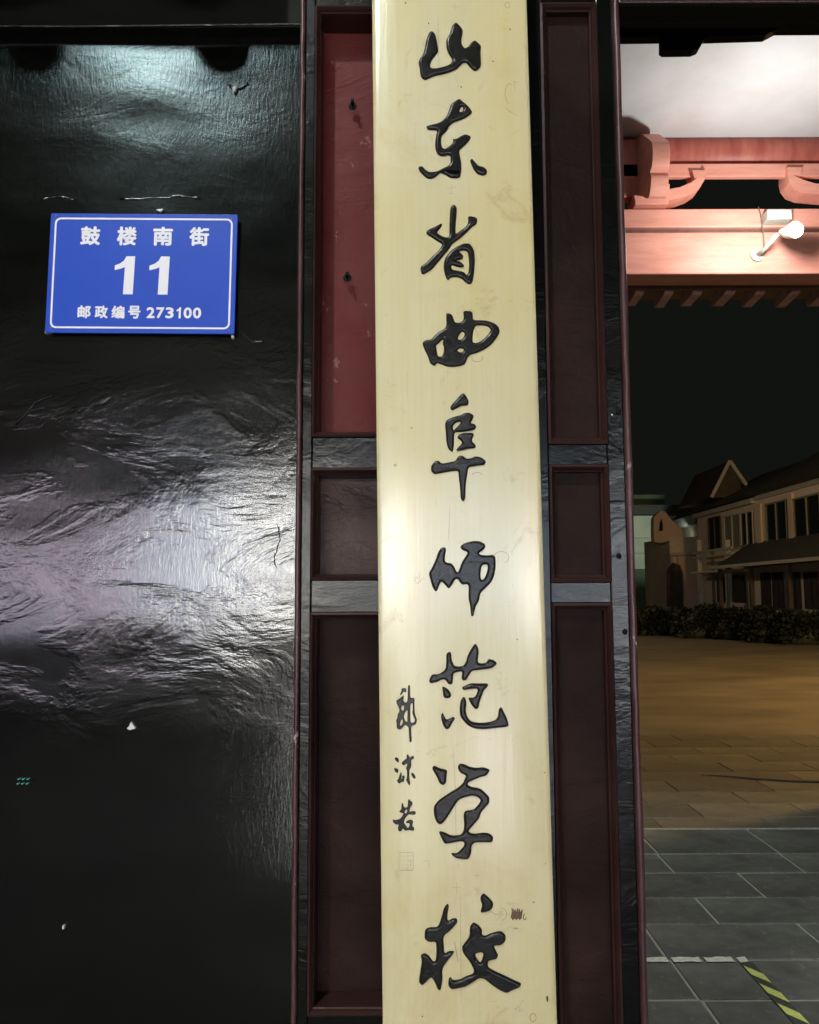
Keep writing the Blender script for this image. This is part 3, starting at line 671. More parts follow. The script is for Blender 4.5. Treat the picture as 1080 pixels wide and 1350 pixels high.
# ------------------------------------------------------------------ blue number plate
YS = YW - 0.012
pc = [P(67, 281, YS), P(313, 283, YS), P(310, 440.5, YS), P(60, 439, YS)]
ctr = (pc[0] + pc[1] + pc[2] + pc[3]) / 4
ex = ((pc[1] - pc[0]) + (pc[2] - pc[3])).normalized(); ez = Vector((-ex.z, 0, ex.x))
sw = ((pc[1] - pc[0]).length + (pc[2] - pc[3]).length) / 2; sh = ((pc[0] - pc[3]).dot(ez) + (pc[1] - pc[2]).dot(ez)) / 2
sgn = thing('number_plate', 'blue enamel house number plate with white Chinese lettering and the number 11', 'sign', ctr)
def SP(u, v, d=0.0): return ctr + ex * u + ez * v + Vector((0, -d, 0))
def rrect(w_, h_, r_, n=6):
    out = []
    for sx, sy, a0 in ((1, 1, 0), (-1, 1, 90), (-1, -1, 180), (1, -1, 270)):
        for k in range(n + 1):
            a = R(a0 + 90 * k / n); out.append((sx * (w_ / 2 - r_) + r_ * math.cos(a), sy * (h_ / 2 - r_) + r_ * math.sin(a)))
    return out
bm = bmesh.new(); rr = rrect(sw, sh, 0.002, 3)
F_ = [bm.verts.new(SP(u * 0.996, v * 0.994, 0.0008)) for u, v in rr]; F2 = [bm.verts.new(SP(u, v, 0)) for u, v in rr]; F3 = [bm.verts.new(SP(u, v, -0.002)) for u, v in rr]
bm.faces.new(F_); n = len(rr)
for i in range(n):
    bm.faces.new((F_[i], F2[i], F2[(i + 1) % n], F_[(i + 1) % n])); bm.faces.new((F2[i], F3[i], F3[(i + 1) % n], F2[(i + 1) % n]))
bm.faces.new(F3[::-1]); from_bm('plate', bm, M['sign_blue'], sgn)
bm = bmesh.new()
bw, bh = sw * (985 - 82) / 950, sh * (632 - 62) / 617
A_ = [bm.verts.new(SP(u, v, 0.0012)) for u, v in rrect(bw, bh, 0.010)]; th = 0.0030
B_ = [bm.verts.new(SP(u, v, 0.0012)) for u, v in rrect(bw - 2 * th, bh - 2 * th, 0.0075)]
for i in range(len(A_)): j = (i + 1) % len(A_); bm.faces.new((A_[i], A_[j], B_[j], B_[i]))
from_bm('border_line', bm, M['sign_white'], sgn)
for u, v in ((-0.47, 0.47), (0.47, 0.46), (-0.47, -0.46), (0.47, -0.47)):
    bm = bmesh.new(); c = SP(u * sw, v * sh, 0.0008); bmesh.ops.create_uvsphere(bm, u_segments=8, v_segments=5, radius=0.0016)
    for vv in bm.verts: vv.co = vv.co * 1.0 + c
    from_bm('screw', bm, M['sign_back'], sgn, True)
box('backing_spacer', ctr.x - sw * .4, ctr.x + sw * .4, YS + 0.002, YW + 0.006, ctr.z - sh * .35, ctr.z + sh * .35, M['beam_black'], sgn)
def glyph(txt, cu_, cv_, size_w, size_h, offset, nm='lettering', shear=0.0):
    tcu = bpy.data.curves.new('t', 'FONT'); tcu.body = txt; tcu.size = 1.0; tcu.resolution_u = 6
    ob = bpy.data.objects.new('t', tcu); C.objects.link(ob)
    dg = bpy.context.evaluated_depsgraph_get(); dg.update()
    me = bpy.data.meshes.new_from_object(ob.evaluated_get(dg)); bpy.data.objects.remove(ob)
    if not me.vertices: print('NO GLYPH', txt); return
    xs = [v.co.x for v in me.vertices]; ys_ = [v.co.y for v in me.vertices]
    mx, my = (min(xs) + max(xs)) / 2, (min(ys_) + max(ys_)) / 2
    sx = size_w / (max(xs) - min(xs)); sy = size_h / (max(ys_) - min(ys_))
    bold = offset * sy; sx = (size_w - 2 * bold) / (max(xs) - min(xs)); sy = (size_h - 2 * bold) / (max(ys_) - min(ys_))
    vs0 = [(v.co.x, v.co.y) for v in me.vertices]; fs0 = [tuple(p.vertices) for p in me.polygons]; V_, F_ = [], []
    for k in range(9):
        a = R(45 * k); rr_ = bold if k < 8 else 0
        o_ = len(V_)
        V_ += [SP(cu_ + (x_ - mx) * sx + rr_ * math.cos(a), cv_ + (y_ - my) * sy + rr_ * math.sin(a), 0.0012 + k * 0.00002) for x_, y_ in vs0]
        F_ += [tuple(i + o_ for i in f) for f in fs0]
    bpy.data.meshes.remove(me); me = bpy.data.meshes.new(nm); me.from_pydata([tuple(v) for v in V_], [], F_); me.update()
    return link(nm, me, M['sign_white'], sgn)
# sign zoom coordinates (1080x694, plate about 62..1010 x 38..658 -> centre 531,348)
kx = sw / 950.0; ky = sh / 617.0
def SC(zx, zy): return ((zx - 531) * kx, -(zy - 348) * ky)
for ch, zx in zip('鼓楼南街', (263, 447, 630, 814)):
    u, v = SC(zx, 157); glyph(ch, u, v, 100 * kx, 98 * ky, 0.034)
for ch, zx in zip('邮政编号', (249, 335, 419, 501)):
    u, v = SC(zx, 549); glyph(ch, u, v, (66 if ch != '号' else 62) * kx, 66 * ky, 0.034)
for ch, zx in zip('27300', (583, 631, 678, 769, 816)):
    u, v = SC(zx, 551); glyph(ch, u, v, (41 if ch != '1' else 29) * kx, 56 * ky, 0.032)
bm = bmesh.new(); bm.faces.new([bm.verts.new(SP(*SC(a, b), 0.0013)) for a, b in ((713, 536), (722, 531), (727, 523), (735, 523), (735, 579), (724, 579), (724, 541), (713, 544))]); from_bm('lettering', bm, M['sign_white'], sgn)
for zx in (0, 175):
    pts = [(393, 310), (418, 300), (438, 285), (450, 262), (494, 262), (489, 458), (440, 458), (444, 318), (425, 326), (393, 334)]
    bm = bmesh.new(); bm.faces.new([bm.verts.new(SP(*SC(a + zx, b), 0.0013)) for a, b in pts])
    from_bm('house_number', bm, M['sign_white'], sgn)

# ------------------------------------------------------------------ gatehouse interior seen through the opening
YR = 5.0
def qr(px, py, Y=YR): p = P(px, py, Y); return p.x, p.z
zc = Z(179, YR, 950)
cl = box('ceiling', -2.6, 4.6, YF + 0.17, YR + 0.10, zc, zc + 0.12, M['plaster']); cl['kind'] = 'structure'
# round purlin
pu = thing('roof_purlin', 'round red purlin with a flat batten below, running under the white ceiling', 'beam', (2, YR, 4.2))
zp1, zp0 = Z(181, YR, 950), Z(217, YR, 950); rad = (zp1 - zp0) / 2 * 1.25
bm = bmesh.new(); tube(bm, [(0.3, YR + 0.1, zp0 + rad), (4.6, YR + 0.1, zp0 + rad)], rad, 28); from_bm('purlin_log', bm, M['coral_dark'], pu, True)
box('batten', 0.3, 4.6, YR - 0.02, YR + 0.02, Z(235, YR, 950), Z(217.5, YR, 950), M['coral'], pu, 0.006)
# beams
tb = thing('tie_beam', 'two stacked coral red beams carrying the lamp across the far side of the gatehouse', 'beam', (2, YR, 3.5))
box('upper_beam', 0.3, 4.6, YR - 0.06, YR + 0.14, Z(299.5, YR - .06, 950), Z(275, YR - .06, 950), M['coral'], tb, 0.008)
box('beam_joint', 0.3, 4.6, YR - 0.03, YR + 0.12, Z(306, YR - .06, 950), Z(299, YR - .06, 950), M['soffit'], tb)
box('lower_beam', 0.3, 4.6, YR - 0.06, YR + 0.14, Z(361, YR - .06, 950), Z(306, YR - .06, 950), M['coral'], tb, 0.008)
rw = box('floor_shade_wall', 2.85, 4.6, YR + 0.02, YR + 0.20, 0, Z(361, YR, 950), M['coral_dark']); tag(rw, 'unseen red wall added right of the picture to keep the yard lamp off the gate floor', 'wall')  # added out of view to block the yard lamp from the gate floor
sw_ = box('yard_lamp_blocker', 4.0, 4.2, YR + 0.25, 7.1, 0, 4.0, M['shop_wall0']); tag(sw_, 'unseen plain wall added right of the picture to shade the gate floor from the yard lamp', 'wall')  # second unseen blocker, shades the rear part of the gate floor
# curved brackets
def curved_bracket(pts, base, nm, lab, sx=1):
    t = thing('curved_bracket', lab, 'bracket', (P(pts[0][0], pts[0][1], YR).x, YR, 3.9), 'curved brackets between the purlin and the tie beam')
    up_, lo_ = [], []
    n = len(pts)
    outer = [qr(a, b - w_ / 2) for a, b, w_ in pts]; inner = [qr(a, b + w_ / 2) for a, b, w_ in pts]
    bm = bmesh.new(); prism(bm, outer + inner[::-1], 'y', YR - 0.05, YR + 0.08)
    from_bm('bracket_arm', bm, M['coral'], t)
    bm = bmesh.new(); prism(bm, [qr(*p) for p in base], 'y', YR - 0.055, YR + 0.09)
    bmesh.ops.bevel(bm, geom=bm.edges[:], offset=0.006, segments=1, affect='EDGES')
    from_bm('bracket_foot', bm, M['coral'], t)
    return t
b1 = curved_bracket([(878, 262, 15), (893, 259, 14), (908, 253, 15), (919, 245, 16), (925, 236, 13), (927, 231, 12)],
               [(832, 262), (868, 259), (868, 248), (880, 247), (878, 274.5), (834, 274.5)], 'a', 'coral curved bracket left of the lamp, springing from a block beside the jamb')
bm = bmesh.new(); prism(bm, [qr(909, 230), qr(928, 230), qr(928, 238), qr(912, 240)], 'y', YR - 0.052, YR + 0.07); from_bm('bracket_head', bm, M['coral'], b1)
b2 = curved_bracket([(1034, 231, 10), (1036, 238, 16), (1043, 246, 18), (1055, 251, 17), (1070, 254, 14), (1100, 257, 13), (1140, 262, 12)],
               [(1130, 262), (1165, 262), (1165, 274.5), (1130, 274.5)], 'b', 'coral curved bracket above the lit lamp, running out at the right edge')
bm = bmesh.new(); prism(bm, [qr(1033, 226), qr(1053, 226), qr(1051, 236), qr(1036, 236)], 'y', YR - 0.052, YR + 0.07); from_bm('bracket_head', bm, M['coral'], b2)
# scrolled bracket head coming forward at the jamb: two stacked lobes
sb = thing('scrolled_beam_end', 'coral scrolled beam end with two stacked lobes beside the gate jamb', 'bracket', (1.45, YR - .5, 4.1))
def lobe(pts, mat):
    bm = bmesh.new(); y0_, y1_ = YR - 0.42, YR - 0.0
    q0 = chaikin([(P(a, b, y0_).x, P(a, b, y0_).z) for a, b in pts], 2)
    prism(bm, q0, 'y', y0_, y1_)
    from_bm('scroll_lobe', bm, mat, sb)
# profile lies in the y-z plane, extruded along x
def yz(py, Y): return Z(py, Y, 866)
ya = YR - 0.30
prof = [(ya, yz(185, ya)), (ya - 0.035, yz(192, ya)), (ya - 0.045, yz(207, ya)), (ya - 0.02, yz(222, ya)), (ya + 0.03, yz(224, ya)), (ya + 0.0, yz(232, ya)), (ya + 0.02, yz(246, ya)), (ya + 0.07, yz(256, ya)), (YR - .05, yz(262, YR)), (YR + .05, yz(262, YR)), (YR + .05, yz(185, YR)), (YR - .1, yz(186, YR))]
bm = bmesh.new(); prism(bm, chaikin(prof, 2), 'x', P(858, 205, ya).x, P(881, 205, ya).x); from_bm('scroll_body', bm, M['coral'], sb, False)
box('side_block', P(836, 205, YR).x - 0.3, P(850, 205, YR).x, YR - 0.02, YR + 0.06, Z(262, YR, 850), Z(186, YR, 850), M['coral_dark'], sb, 0.005)

# pent roof and rafters outside
er = thing('rear_eave', 'dark tiled rear eave with short brown rafter ends below the coral beam', 'eave', (2, 5.2, 3.5))
zs0 = Z(361, YR - .06, 950)
zfb = Z(377, 5.10, 950)
box('fascia', 0.3, 4.8, 5.145, 5.17, zfb, zs0 + 0.05, M['soffit'], er)
box('eave_boarding', 0.3, 4.8, 5.175, 5.62, zfb + 0.10, zfb + 0.12, M['soffit'], er)
bm = bmesh.new(); prism(bm, [(5.175, zfb + .30), (5.70, zfb + .125), (5.70, zfb + .18), (5.175, zfb + 0.36)], 'x', 0.3, 4.8); from_bm('eave_tiles', bm, M['rooftile'], er)
for k, px in enumerate((797, 835, 872, 908, 950, 988, 1032, 1075, 1112, 1150)):
    ye = 5.42; ww = 0.032; rr_ = random.Random(k)
    xe = P(px - 5, 404, ye).x; zb_ = Z(407 + rr_.uniform(-2, 1), ye, px)
    bm = bmesh.new()
    pr = [(5.172, zfb + 0.095), (5.172, zfb - 0.012), (5.20, zfb - 0.022), (ye - 0.03, zb_ + 0.0), (ye, zb_ + 0.012), (ye + 0.004, zb_ + 0.06), (5.30, zfb + 0.095)]
    prism(bm, pr, 'x', xe - ww + rr_.uniform(-.006, .006), xe + ww)
    bmesh.ops.bevel(bm, geom=bm.edges[:], offset=0.004, segments=1, affect='EDGES')
    from_bm('rafter_end', bm, M['rafter'], er)

# lamp on the beam: round base, arm, head, box and cable
lt = thing('wall_lamp', 'lit white lamp on a bracket arm with a round base, fixed to the coral beam', 'lamp', P(998, 336, YR - .06))
yb = YR - 0.061
c = P(998, 337, yb); bm = bmesh.new(); tube(bm, [c, c + Vector((0, -0.012, 0)), c + Vector((0, -0.016, 0))], [0.040, 0.040, 0.032], 24); from_bm('base_plate', bm, M['steel_white'], lt)
for a in (40, 160, 280):
    d = Vector((math.cos(R(a)) * .026, -0.017, math.sin(R(a)) * .026)); bm = bmesh.new(); tube(bm, [c + d, c + d + Vector((0, -0.003, 0))], 0.005, 8); from_bm('screw', bm, M['cable'], lt)
h = P(1030, 304, yb - 0.26)
bm = bmesh.new(); tube(bm, [c + Vector((0, -.014, 0)), c + Vector((0.01, -0.08, 0.0)), h + Vector((0, 0.05, 0))], [0.014, 0.013, 0.012], 10); from_bm('arm', bm, M['steel_white'], lt, True)
bm = bmesh.new(); hx = P(1044, 303, yb - 0.28)
tube(bm, [hx + Vector((-.02, .10, 0.035)), hx + Vector((0, .06, .012)), hx + Vector((0, 0.03, 0)), hx + Vector((0.0, -0.045, -0.02))], [0.015, 0.036, 0.040, 0.046], 20, False); from_bm('lamp_hood', bm, M['steel_white'], lt, True)
bm = bmesh.new(); bmesh.ops.create_uvsphere(bm, u_segments=20, v_segments=12, radius=0.040)
for v in bm.verts: v.co = Vector((v.co.x, v.co.y * .6, v.co.z)) + hx + Vector((0, -0.045, -0.02))
from_bm('bulb', bm, M['bulb'], lt, True)
bx0, bx1 = P(1004, 287, yb).x, P(1036, 287, yb).x
box('driver_box', bx0, bx1, yb - 0.085, yb - 0.001, Z(297, yb, 1015), Z(284, yb, 1015), M['steel_white'], lt, 0.004)
bm = bmesh.new(); tube(bm, [P(1000, 273, yb - .004), P(1003, 282, yb - .012), P(1005, 296, yb - .012), P(1007, 312, yb - .01), P(1008, 326, yb - .02), P(1002, 334, yb - .012)], 0.0032, 6); from_bm('cable', bm, M['cable'], lt, True)

# ------------------------------------------------------------------ courtyard buildings
M['wall_ochre'] = simple('ochre_plaster', (0.66, 0.56, 0.45), (0.54, 0.45, 0.36), 0.8, 0.8, 0.004, 6)
M['wall_pale'] = simple('pale_stucco', (0.60, 0.46, 0.36), (0.50, 0.37, 0.28), 0.8, 0.8, 0.004, 6)
M['trim_pale'] = simple('pale_trim', (0.42, 0.40, 0.35), (0.34, 0.32, 0.28), 0.7, 2)
M['glass_dark'] = simple('dark_window_glass', (0.01, 0.012, 0.012), None, 0.12)
M['shutter'] = simple('grey_shutter', (0.20, 0.20, 0.15), (0.15, 0.15, 0.11), 0.6, 4)
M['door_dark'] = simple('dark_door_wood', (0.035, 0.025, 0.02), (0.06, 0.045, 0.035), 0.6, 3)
M['white_wall'] = simple('far_white_render', (0.62, 0.66, 0.55), (0.52, 0.56, 0.46), 0.8, 1)
M['green_dado'] = simple('green_dado_paint', (0.12, 0.17, 0.11), (0.09, 0.13, 0.09), 0.8, 1)
M['leafs'] = simple('dark_hedge_leaf', (0.006, 0.009, 0.005), (0.012, 0.016, 0.008), 0.6, 3)

XB = 15.0
def pb(px, py, dx=0.0): v = PX(px, py, XB + dx); return v.y, v.z
def xslab(name, px0, px1, py0, py1, x0, x1, mat, parent, ref=None):
    """box on the facade plane x=XB, between two photo columns; heights taken at the middle column"""
    ya_, yb_ = pb(px0, 700)[0], pb(px1, 700)[0]
    pm = (px0 + px1) / 2 if ref is None else ref
    return box(name, XB + x0, XB + x1, min(ya_, yb_), max(ya_, yb_), pb(pm, py1)[1], pb(pm, py0)[1], mat, parent)
yL = pb(920, 700)[0]; yM = pb(1000, 700)[0]; yN = 18.0
zA = pb(960, 668)[1]; 
h1 = thing('balcony_house', 'dim ochre two storey house with a shuttered window and white balcony, across the courtyard', 'house', (XB + 2, (yL + yM) / 2, 0))
box('wall', XB, XB + 7, yM, yL, -0.05, pb(960, 664)[1], M['wall_ochre'], h1)
def window(px0, px1, py0, py1, parent, glass, frame=M['trim_pale']):
    ya_, yb_ = pb(px1, 700)[0], pb(px0, 700)[0]; z0_, z1_ = pb((px0 + px1) / 2, py1)[1], pb((px0 + px1) / 2, py0)[1]
    wdw = box('window', XB - 0.03, XB + 0.02, ya_, yb_, z0_, z1_, glass, parent)
    bm = bmesh.new(); t_ = 0.07
    for a in ((ya_ - t_, ya_, z0_ - t_, z1_ + t_), (yb_, yb_ + t_, z0_ - t_, z1_ + t_), (ya_, yb_, z1_, z1_ + t_), (ya_, yb_, z0_ - t_, z0_), ((ya_ + yb_) / 2 - .03, (ya_ + yb_) / 2 + .03, z0_, z1_)):
        bbox(bm, XB - 0.08, XB - 0.035, *a)
    from_bm('frame', bm, frame, wdw)
    return wdw
window(936, 951, 683, 723, h1, M['glass_dark'], M['door_dark'])
window(957, 977, 680, 722, h1, M['shutter'], M['trim_pale'])
window(979, 994, 676, 718, h1, M['glass_dark'], M['trim_pale'])
window(945, 958, 762, 792, h1, M['glass_dark'], M['door_dark'])
window(965, 980, 760, 792, h1, M['door_dark'], M['door_dark'])
xslab('cornice', 920, 999, 667, 673, -0.25, 0.0, M['trim_pale'], h1, 960)
xslab('string_course', 920, 984, 752, 757, -0.12, 0.0, M['trim_pale'], h1, 955)
for px in (946, 986):
    ya_ = pb(px, 700)[0]
    box('balcony_post', XB - 1.05, XB - 0.85, ya_ - .12, ya_ + .12, -0.05, pb(px, 712)[1], M['trim_pale'], h1)
box('balcony_floor', XB - 1.1, XB, pb(998, 700)[0], pb(938, 700)[0], pb(965, 752)[1] - .1, pb(965, 752)[1], M['wall_ochre'], h1)
for a in (726, 733): box('balcony_rail', XB - 1.08, XB - 1.0, pb(996, 700)[0], pb(940, 700)[0], pb(965, a)[1] - .06, pb(965, a)[1] + .05, M['trim_pale'], h1)
bm = bmesh.new(); zr_ = pb(960, 664)[1]
prism(bm, [(XB - 0.5, zr_ - 0.05), (XB + 3.5, zr_ + 2.0), (XB + 7.5, zr_ - 0.05)], 'y', yM - 0.2, yL + 0.3); from_bm('roof', bm, M['rooftile'], h1)
# dormer gable with pale bargeboards
g0, g1, g2 = P(937, 656, 41), P(961, 608, 41), P(975, 640, 41)
bm = bmesh.new(); prism(bm, [(g0.x, g0.z), (g1.x, g1.z), (g2.x + 0.3, g0.z)], 'y', 41, 46); from_bm('gable', bm, M['door_dark'], h1)
bm = bmesh.new()
for a, b in ((g0, g1), (g1, g2 + Vector((0.3, 0, 0)))):
    tube(bm, [a + Vector((0, -.1, 0)), b + Vector((0, -.1, 0))], 0.11, 4)
from_bm('bargeboard', bm, M['trim_pale'], h1)

h2 = thing('long_house', 'long ochre house with dark upper windows and a dark tiled canopy at the right edge', 'house', (XB + 2, 27, 0))
zt2 = pb(1040, 650)[1]; zt2 = (pb(1004, 663)[1] + pb(1078, 624)[1]) / 2
box('wall', XB, XB + 7, yN, yM - 0.01, -0.05, zt2, M['wall_ochre'], h2)
box('eave_band', XB - 0.12, XB, yN, yM - 0.05, zt2 - 0.12, zt2 + 0.06, M['trim_pale'], h2)
bm = bmesh.new(); prism(bm, [(XB - 0.7, zt2 + .07), (XB + 3.5, zt2 + 2.4), (XB + 7.7, zt2 + .07)], 'y', yN, yM + 0.2); from_bm('roof', bm, M['rooftile'], h2)
window(1013, 1039, 663, 712, h2, M['glass_dark'], M['shutter'])
window(1050, 1084, 655, 712, h2, M['glass_dark'], M['shutter'])
window(1100, 1150, 645, 705, h2, M['glass_dark'], M['shutter'])
for px in (1000.5, 1043): xslab('pilaster', px, px + 6, 664 if px < 1010 else 650, 718, -0.10, 0.0, M['wall_pale'], h2)
# canopy
zc0 = pb(1030, 744)[1]; zc1 = pb(1030, 718)[1]
bm = bmesh.new(); prism(bm, [(XB - 1.6, zc0), (XB, zc1 + .25), (XB, zc0 - .02)], 'y', yN, yM + 1.0); from_bm('canopy', bm, M['rooftile'], h2)
box('canopy_gutter', XB - 1.72, XB - 1.62, yN, yM + 1.1, zc0 - 0.09, zc0 + 0.03, M['trim_pale'], h2)
for px in (990, 1035, 1090): 
    ya_ = pb(px, 700)[0]; box('canopy_post', XB - 1.5, XB - 1.35, ya_ - .08, ya_ + .08, -0.05, zc0 - 0.1, M['door_dark'], h2)
for px0, px1 in ((1003, 1013), (1018, 1030), (1040, 1052), (1060, 1076)): window(px0, px1, 757, 800, h2, M['door_dark'], M['door_dark'])

# small hall with a curved gable
YH = 47.0
hh = thing('curved_gable_hall', 'small hall with a pale curved gable far across the courtyard', 'building', (P(881, 780, YH).x, YH, 0))
qh = lambda px, py: (P(px, py, YH).x, P(px, py, YH).z)
bm = bmesh.new(); prism(bm, chaikin([qh(863, 718), qh(862, 700), qh(862, 682), qh(868, 676), qh(872, 673), qh(878, 675), qh(884, 684), qh(893, 692), qh(900, 697), qh(901, 708)], 1), 'y', YH, YH + 0.6)
from_bm('gable', bm, M['wall_pale'], hh)
box('wall', qh(858, 0)[0], qh(905, 0)[0], YH - 0.1, YH + 5, -0.05, qh(880, 708)[1], M['wall_ochre'], hh)
box('cornice', qh(855, 0)[0], qh(906, 0)[0], YH - 0.5, YH - 0.1, qh(880, 733)[1], qh(880, 729)[1], M['trim_pale'], hh)
box('lower_wall', qh(866, 0)[0], qh(902, 0)[0], YH - 0.3, YH - 0.1, -0.05, qh(880, 733)[1], M['wall_pale'], hh)
bm = bmesh.new(); prism(bm, [qh(877, 800), qh(877, 752), qh(884, 742), qh(893, 745), qh(897, 756), qh(897, 800)], 'y', YH - 0.45, YH - 0.31); from_bm('doorway', bm, M['door_dark'], hh)
bm = bmesh.new(); prism(bm, [qh(868.5, 700), qh(869.5, 690), qh(871.5, 684), qh(873, 690), qh(873.5, 700)], 'y', YH - 0.08, YH - 0.01); from_bm('niche', bm, M['glass_dark'], hh)
# dark link building between hall and house
dk = thing('dark_tiled_house', 'dark tiled house between the curved gable hall and the balcony house', 'house', (15.5, 50, 0))
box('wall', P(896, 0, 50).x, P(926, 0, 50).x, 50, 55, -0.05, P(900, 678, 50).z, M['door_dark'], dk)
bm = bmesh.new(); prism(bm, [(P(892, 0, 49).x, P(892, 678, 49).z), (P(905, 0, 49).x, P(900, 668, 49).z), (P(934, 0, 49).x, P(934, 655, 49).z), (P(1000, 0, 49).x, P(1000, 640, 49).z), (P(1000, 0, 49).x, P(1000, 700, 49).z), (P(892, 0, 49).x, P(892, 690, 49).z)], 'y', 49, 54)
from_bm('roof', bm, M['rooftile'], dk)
# lit white wall block in the far left of the view
YV = 58.0
wb = thing('white_rendered_building', 'lit white building with a green dado and dark flat roof beside the gate jamb', 'building', (15.8, YV, 0))
qv = lambda px, py: (P(px, py, YV).x, P(px, py, YV).z)
box('wall', qv(800, 0)[0], qv(902, 0)[0], YV, YV + 8, -0.05, qv(850, 680)[1], M['white_wall'], wb)
box('dado', qv(800, 0)[0], qv(860, 0)[0], YV - 0.1, YV, -0.05, qv(850, 750)[1], M['green_dado'], wb)
for py in (709, 729): box('joint_line', qv(800, 0)[0], qv(862, 0)[0], YV - 0.03, YV, qv(850, py + .6)[1], qv(850, py)[1], M['shutter'], wb)
box('roof_slab', qv(800, 0)[0], qv(905, 0)[0], YV - 1.2, YV + 8, qv(850, 679.5)[1], qv(850, 668)[1], M['rooftile'], wb)
box('rooftop_wall', qv(800, 0)[0], qv(860, 0)[0], YV + 1, YV + 6, qv(850, 668)[1], qv(850, 650)[1], M['green_dado'], wb)

# hedges: one clipped bush each, leafy
def bush(px, y0, wx_, hz, lab, seed):
    rnd = random.Random(seed); c = P(px, 800, y0); bm = bmesh.new()
    for _ in range(1800):
        u = rnd.uniform(-1, 1); v = rnd.uniform(-1, 1); t_ = rnd.random() ** 0.4
        top = hz * (0.82 + 0.18 * math.sin(u * 5 + seed)) * math.sqrt(max(0.05, 1 - abs(u) ** 3))
        p = Vector((c.x + u * wx_, y0 + v * 0.7, t_ * top - 0.04)); s = rnd.uniform(0.06, 0.13)
        a = Vector([rnd.uniform(-1, 1) for _ in range(3)]).normalized(); b = a.orthogonal().normalized()
        bm.faces.new([bm.verts.new(p + q_) for q_ in (a * s, b * s * .6, -a * s, -b * s * .6)])
    o = from_bm('leafy_bush', bm, M['leafs']); tag(o, lab, 'bush', 'dark bushes before the far houses')
    core = bmesh.new(); bmesh.ops.create_uvsphere(core, u_segments=14, v_segments=8, radius=1)
    for v in core.verts: v.co = Vector((c.x + v.co.x * wx_ * .85, y0 + v.co.y * .4, max(-0.05, v.co.z * hz * .6)))
    from_bm('bush_core', core, M['leafs'], o, True)
for k, (px, y0, wx_, hz, lab) in enumerate(((850, 33, 1.3, 1.15, 'low dark bush nearest the gate jamb'), (893, 33, 1.3, 1.1, 'low dark bush in front of the curved gable hall'), (938, 31, 1.4, 1.25, 'rounded dark bush below the left end of the balcony house'),
        (985, 30, 1.3, 1.15, 'rounded dark bush under the white balcony post'), (1028, 28, 1.2, 1.25, 'dark bush in front of the canopy of the long house'), (1072, 27, 1.3, 1.25, 'dark bush cut by the right edge of the picture'))):
    bush(px, y0, wx_, hz, lab, k)

# yard lamp (outside the frame, right)
def street_lamp(base, head, label, mat_head):
    t = thing('street_lamp', label, 'street lamp', base)
    bm = bmesh.new(); tube(bm, [base, (base[0], base[1], head.z + 0.25)], [0.07, 0.04], 12); from_bm('pole', bm, M['beam_black'], t, True)
    bm = bmesh.new(); tube(bm, [(base[0], base[1], head.z + 0.24), (head.x, head.y, head.z + 0.27)], 0.025, 8); from_bm('arm', bm, M['beam_black'], t)
    box('lamp_head', head.x - .3, head.x + .3, head.y - .16, head.y + .16, head.z + 0.24, head.z + 0.32, M['beam_black'], t, 0.02)
    bm = bmesh.new(); bmesh.ops.create_uvsphere(bm, u_segments=16, v_segments=8, radius=0.2)
    for v in bm.verts: v.co = Vector((v.co.x * 1.2, v.co.y * .7, v.co.z * .12)) + head + Vector((0, 0, 0.235))
    from_bm('lens', bm, mat_head, t)
street_lamp((YARD_LAMP.x + 1.2, YARD_LAMP.y, -0.05), YARD_LAMP, 'sodium street lamp in the courtyard right of the picture', simple('sodium_lens', (1, .7, .3), None, .4, emit=(1, .6, .2), estr=20))
street_lamp((HOUSE_FILL.x - 1.2, HOUSE_FILL.y, -0.05), HOUSE_FILL, 'unseen warm lamp added to brighten the house fronts, hidden by the gate leaves', simple('house_fill_lens', (1, .8, .6), None, .4, emit=(1, .78, .5), estr=20))  # body for the added house front light
street_lamp((SQUARE_LAMP.x - 1.6, SQUARE_LAMP.y - 1.4, 0), SQUARE_LAMP, 'tall white lamp of the square behind the photographer', simple('square_lens', (1, 1, 1), None, .4, emit=(1, .98, .93), estr=20))
street_lamp((STREET_LAMP.x - 1.4, STREET_LAMP.y - 0.6, 0), STREET_LAMP, 'cool white street lamp behind the photographer', simple('led_lens', (1, 1, 1), None, .4, emit=(.85, 1, .95), estr=20))

# ------------------------------------------------------------------ the shop row across the street (behind the photographer): what the lacquer mirrors
M['shop_wall'] = simple('grey_brick_wall', (0.12, 0.12, 0.115), (0.16, 0.155, 0.15), 0.8, 3)
def lit(name, c, s):
    m = MB(name); nz_ = m.noise(1.6, (1, 1, 1), 4, 0.6)
    st = m.n('ShaderNodeMapRange'); st.inputs['From Min'].default_value = 0.35; st.inputs['From Max'].default_value = 0.65; st.inputs['To Min'].default_value = s * 0.25; st.inputs['To Max'].default_value = s * 1.5
    m.L.new(nz_, st.inputs['Value'])
    return m.fin((0.1, 0.1, 0.1), 0.3, None, **{'Emission Color': c, 'Emission Strength': st.outputs[0]})
LW = lit('lit_window_warm_white', (1.0, 0.96, 0.88), 46.0)
LP = lit('lit_window_mauve', (0.95, 0.72, 0.84), 13)
LB = lit('lit_window_blue', (0.6, 0.78, 1.0), 15)
YSH = -10.0
D2 = 2 * YW - YSH
def mx(px): return (px - 521) / F * D2
def mz(py): return CAMZ + (783 - py) / F * D2
sh_ = thing('shop_row', 'row of lit shops across the street, behind the photographer', 'building', (0, YSH, 0))
box('wall', -14, 14, YSH - 6, YSH, 0, 6.4, M['shop_wall'], sh_)
bm = bmesh.new(); prism(bm, [(YSH + 0.9, 5.9), (YSH - 3, 8.2), (YSH - 7, 5.9)], 'x', -14.4, 14.4); from_bm('roof', bm, M['rooftile'], sh_)
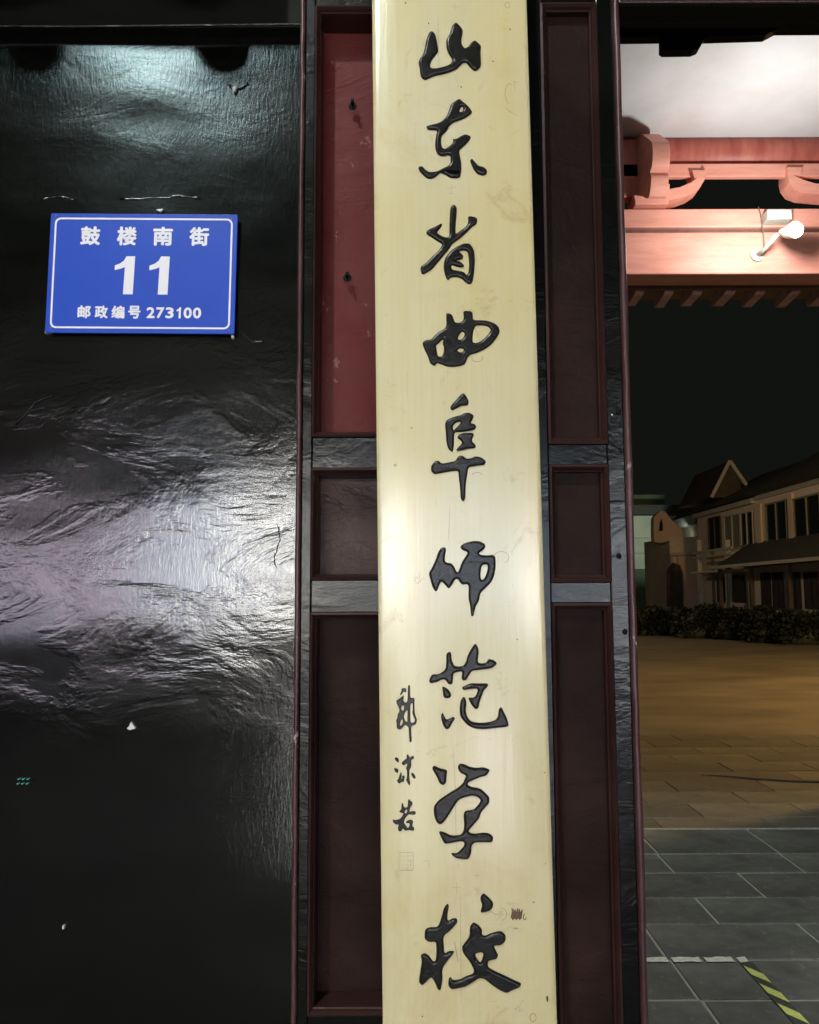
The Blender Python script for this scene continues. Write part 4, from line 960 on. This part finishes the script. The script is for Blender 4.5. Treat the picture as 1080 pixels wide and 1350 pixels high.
for (a, b, c_, d_, mt) in ((-330, -215, 665, 805, LP), (-190, -60, 680, 800, LP), (-40, 35, 690, 830, LB), (50, 195, 684, 800, LP), (205, 300, 665, 790, LB), (300, 402, 668, 800, LW), (430, 520, 660, 840, LP), (545, 640, 660, 800, LB), (700, 800, 690, 850, LB), (822, 880, 690, 860, LW), (910, 1000, 650, 850, LP)):
    xa_, xb_, za_, zb_ = mx(a), mx(b), mz(d_), mz(c_)
    wdw = box('shop_window', xa_, xb_, YSH + 0.002, YSH + 0.03, za_, zb_, mt, sh_)
    bm = bmesh.new(); k = 3
    for i in range(k + 1):
        xx = xa_ + (xb_ - xa_) * i / k; bbox(bm, xx - .035, xx + .035, YSH + .031, YSH + .08, za_, zb_)
    zz = za_ + (zb_ - za_) * .72; bbox(bm, xa_, xb_, YSH + .032, YSH + .075, zz - .03, zz + .03)
    from_bm('glazing_bar', bm, M['door_dark'], wdw)
# parked cars row would sit lower; a dark kerb-side planter wall breaks the light near the ground
pw = box('planter_wall', -12, 12, YSH + 2.2, YSH + 2.7, 0, 0.95, M['shop_wall'], None, 0.02); tag(pw, 'low grey planter wall along the shops across the street', 'wall')

# unseen glowing panels added so that the board mirrors them as tall pale patches
lbx = thing('tall_glow_panel', 'unseen tall glowing panel added behind the photographer for its reflection in the name board', 'glow panel', (-0.25, -2.3, 0))
box('frame', -0.44, -0.10, -2.36, -2.22, 0.12, 2.15, M['black_frame'], lbx, 0.01)
box('lit_face', -0.42, -0.12, -2.218, -2.212, 0.16, 2.11, lit('tall_glow_face', (1.0, 0.98, 0.95), 6.5), lbx)
box('foot', -0.50, -0.04, -2.45, -2.15, 0, 0.115, M['beam_black'], lbx, 0.01)
bo = thing('low_glow_panel', 'unseen low lavender white glowing panel added behind the photographer for its reflection in the name board', 'lamp', (0.62, -2.6, 0))
box('post', 0.50, 0.74, -2.72, -2.48, 0, 0.14, M['black_frame'], bo, 0.01)
box('lit_panel', 0.48, 0.76, -2.74, -2.46, 0.142, 0.95, lit('low_glow_glass', (0.95, 0.86, 1.0), 10.0), bo, 0.03)
box('cap', 0.46, 0.78, -2.76, -2.44, 0.952, 1.0, M['black_frame'], bo, 0.01)
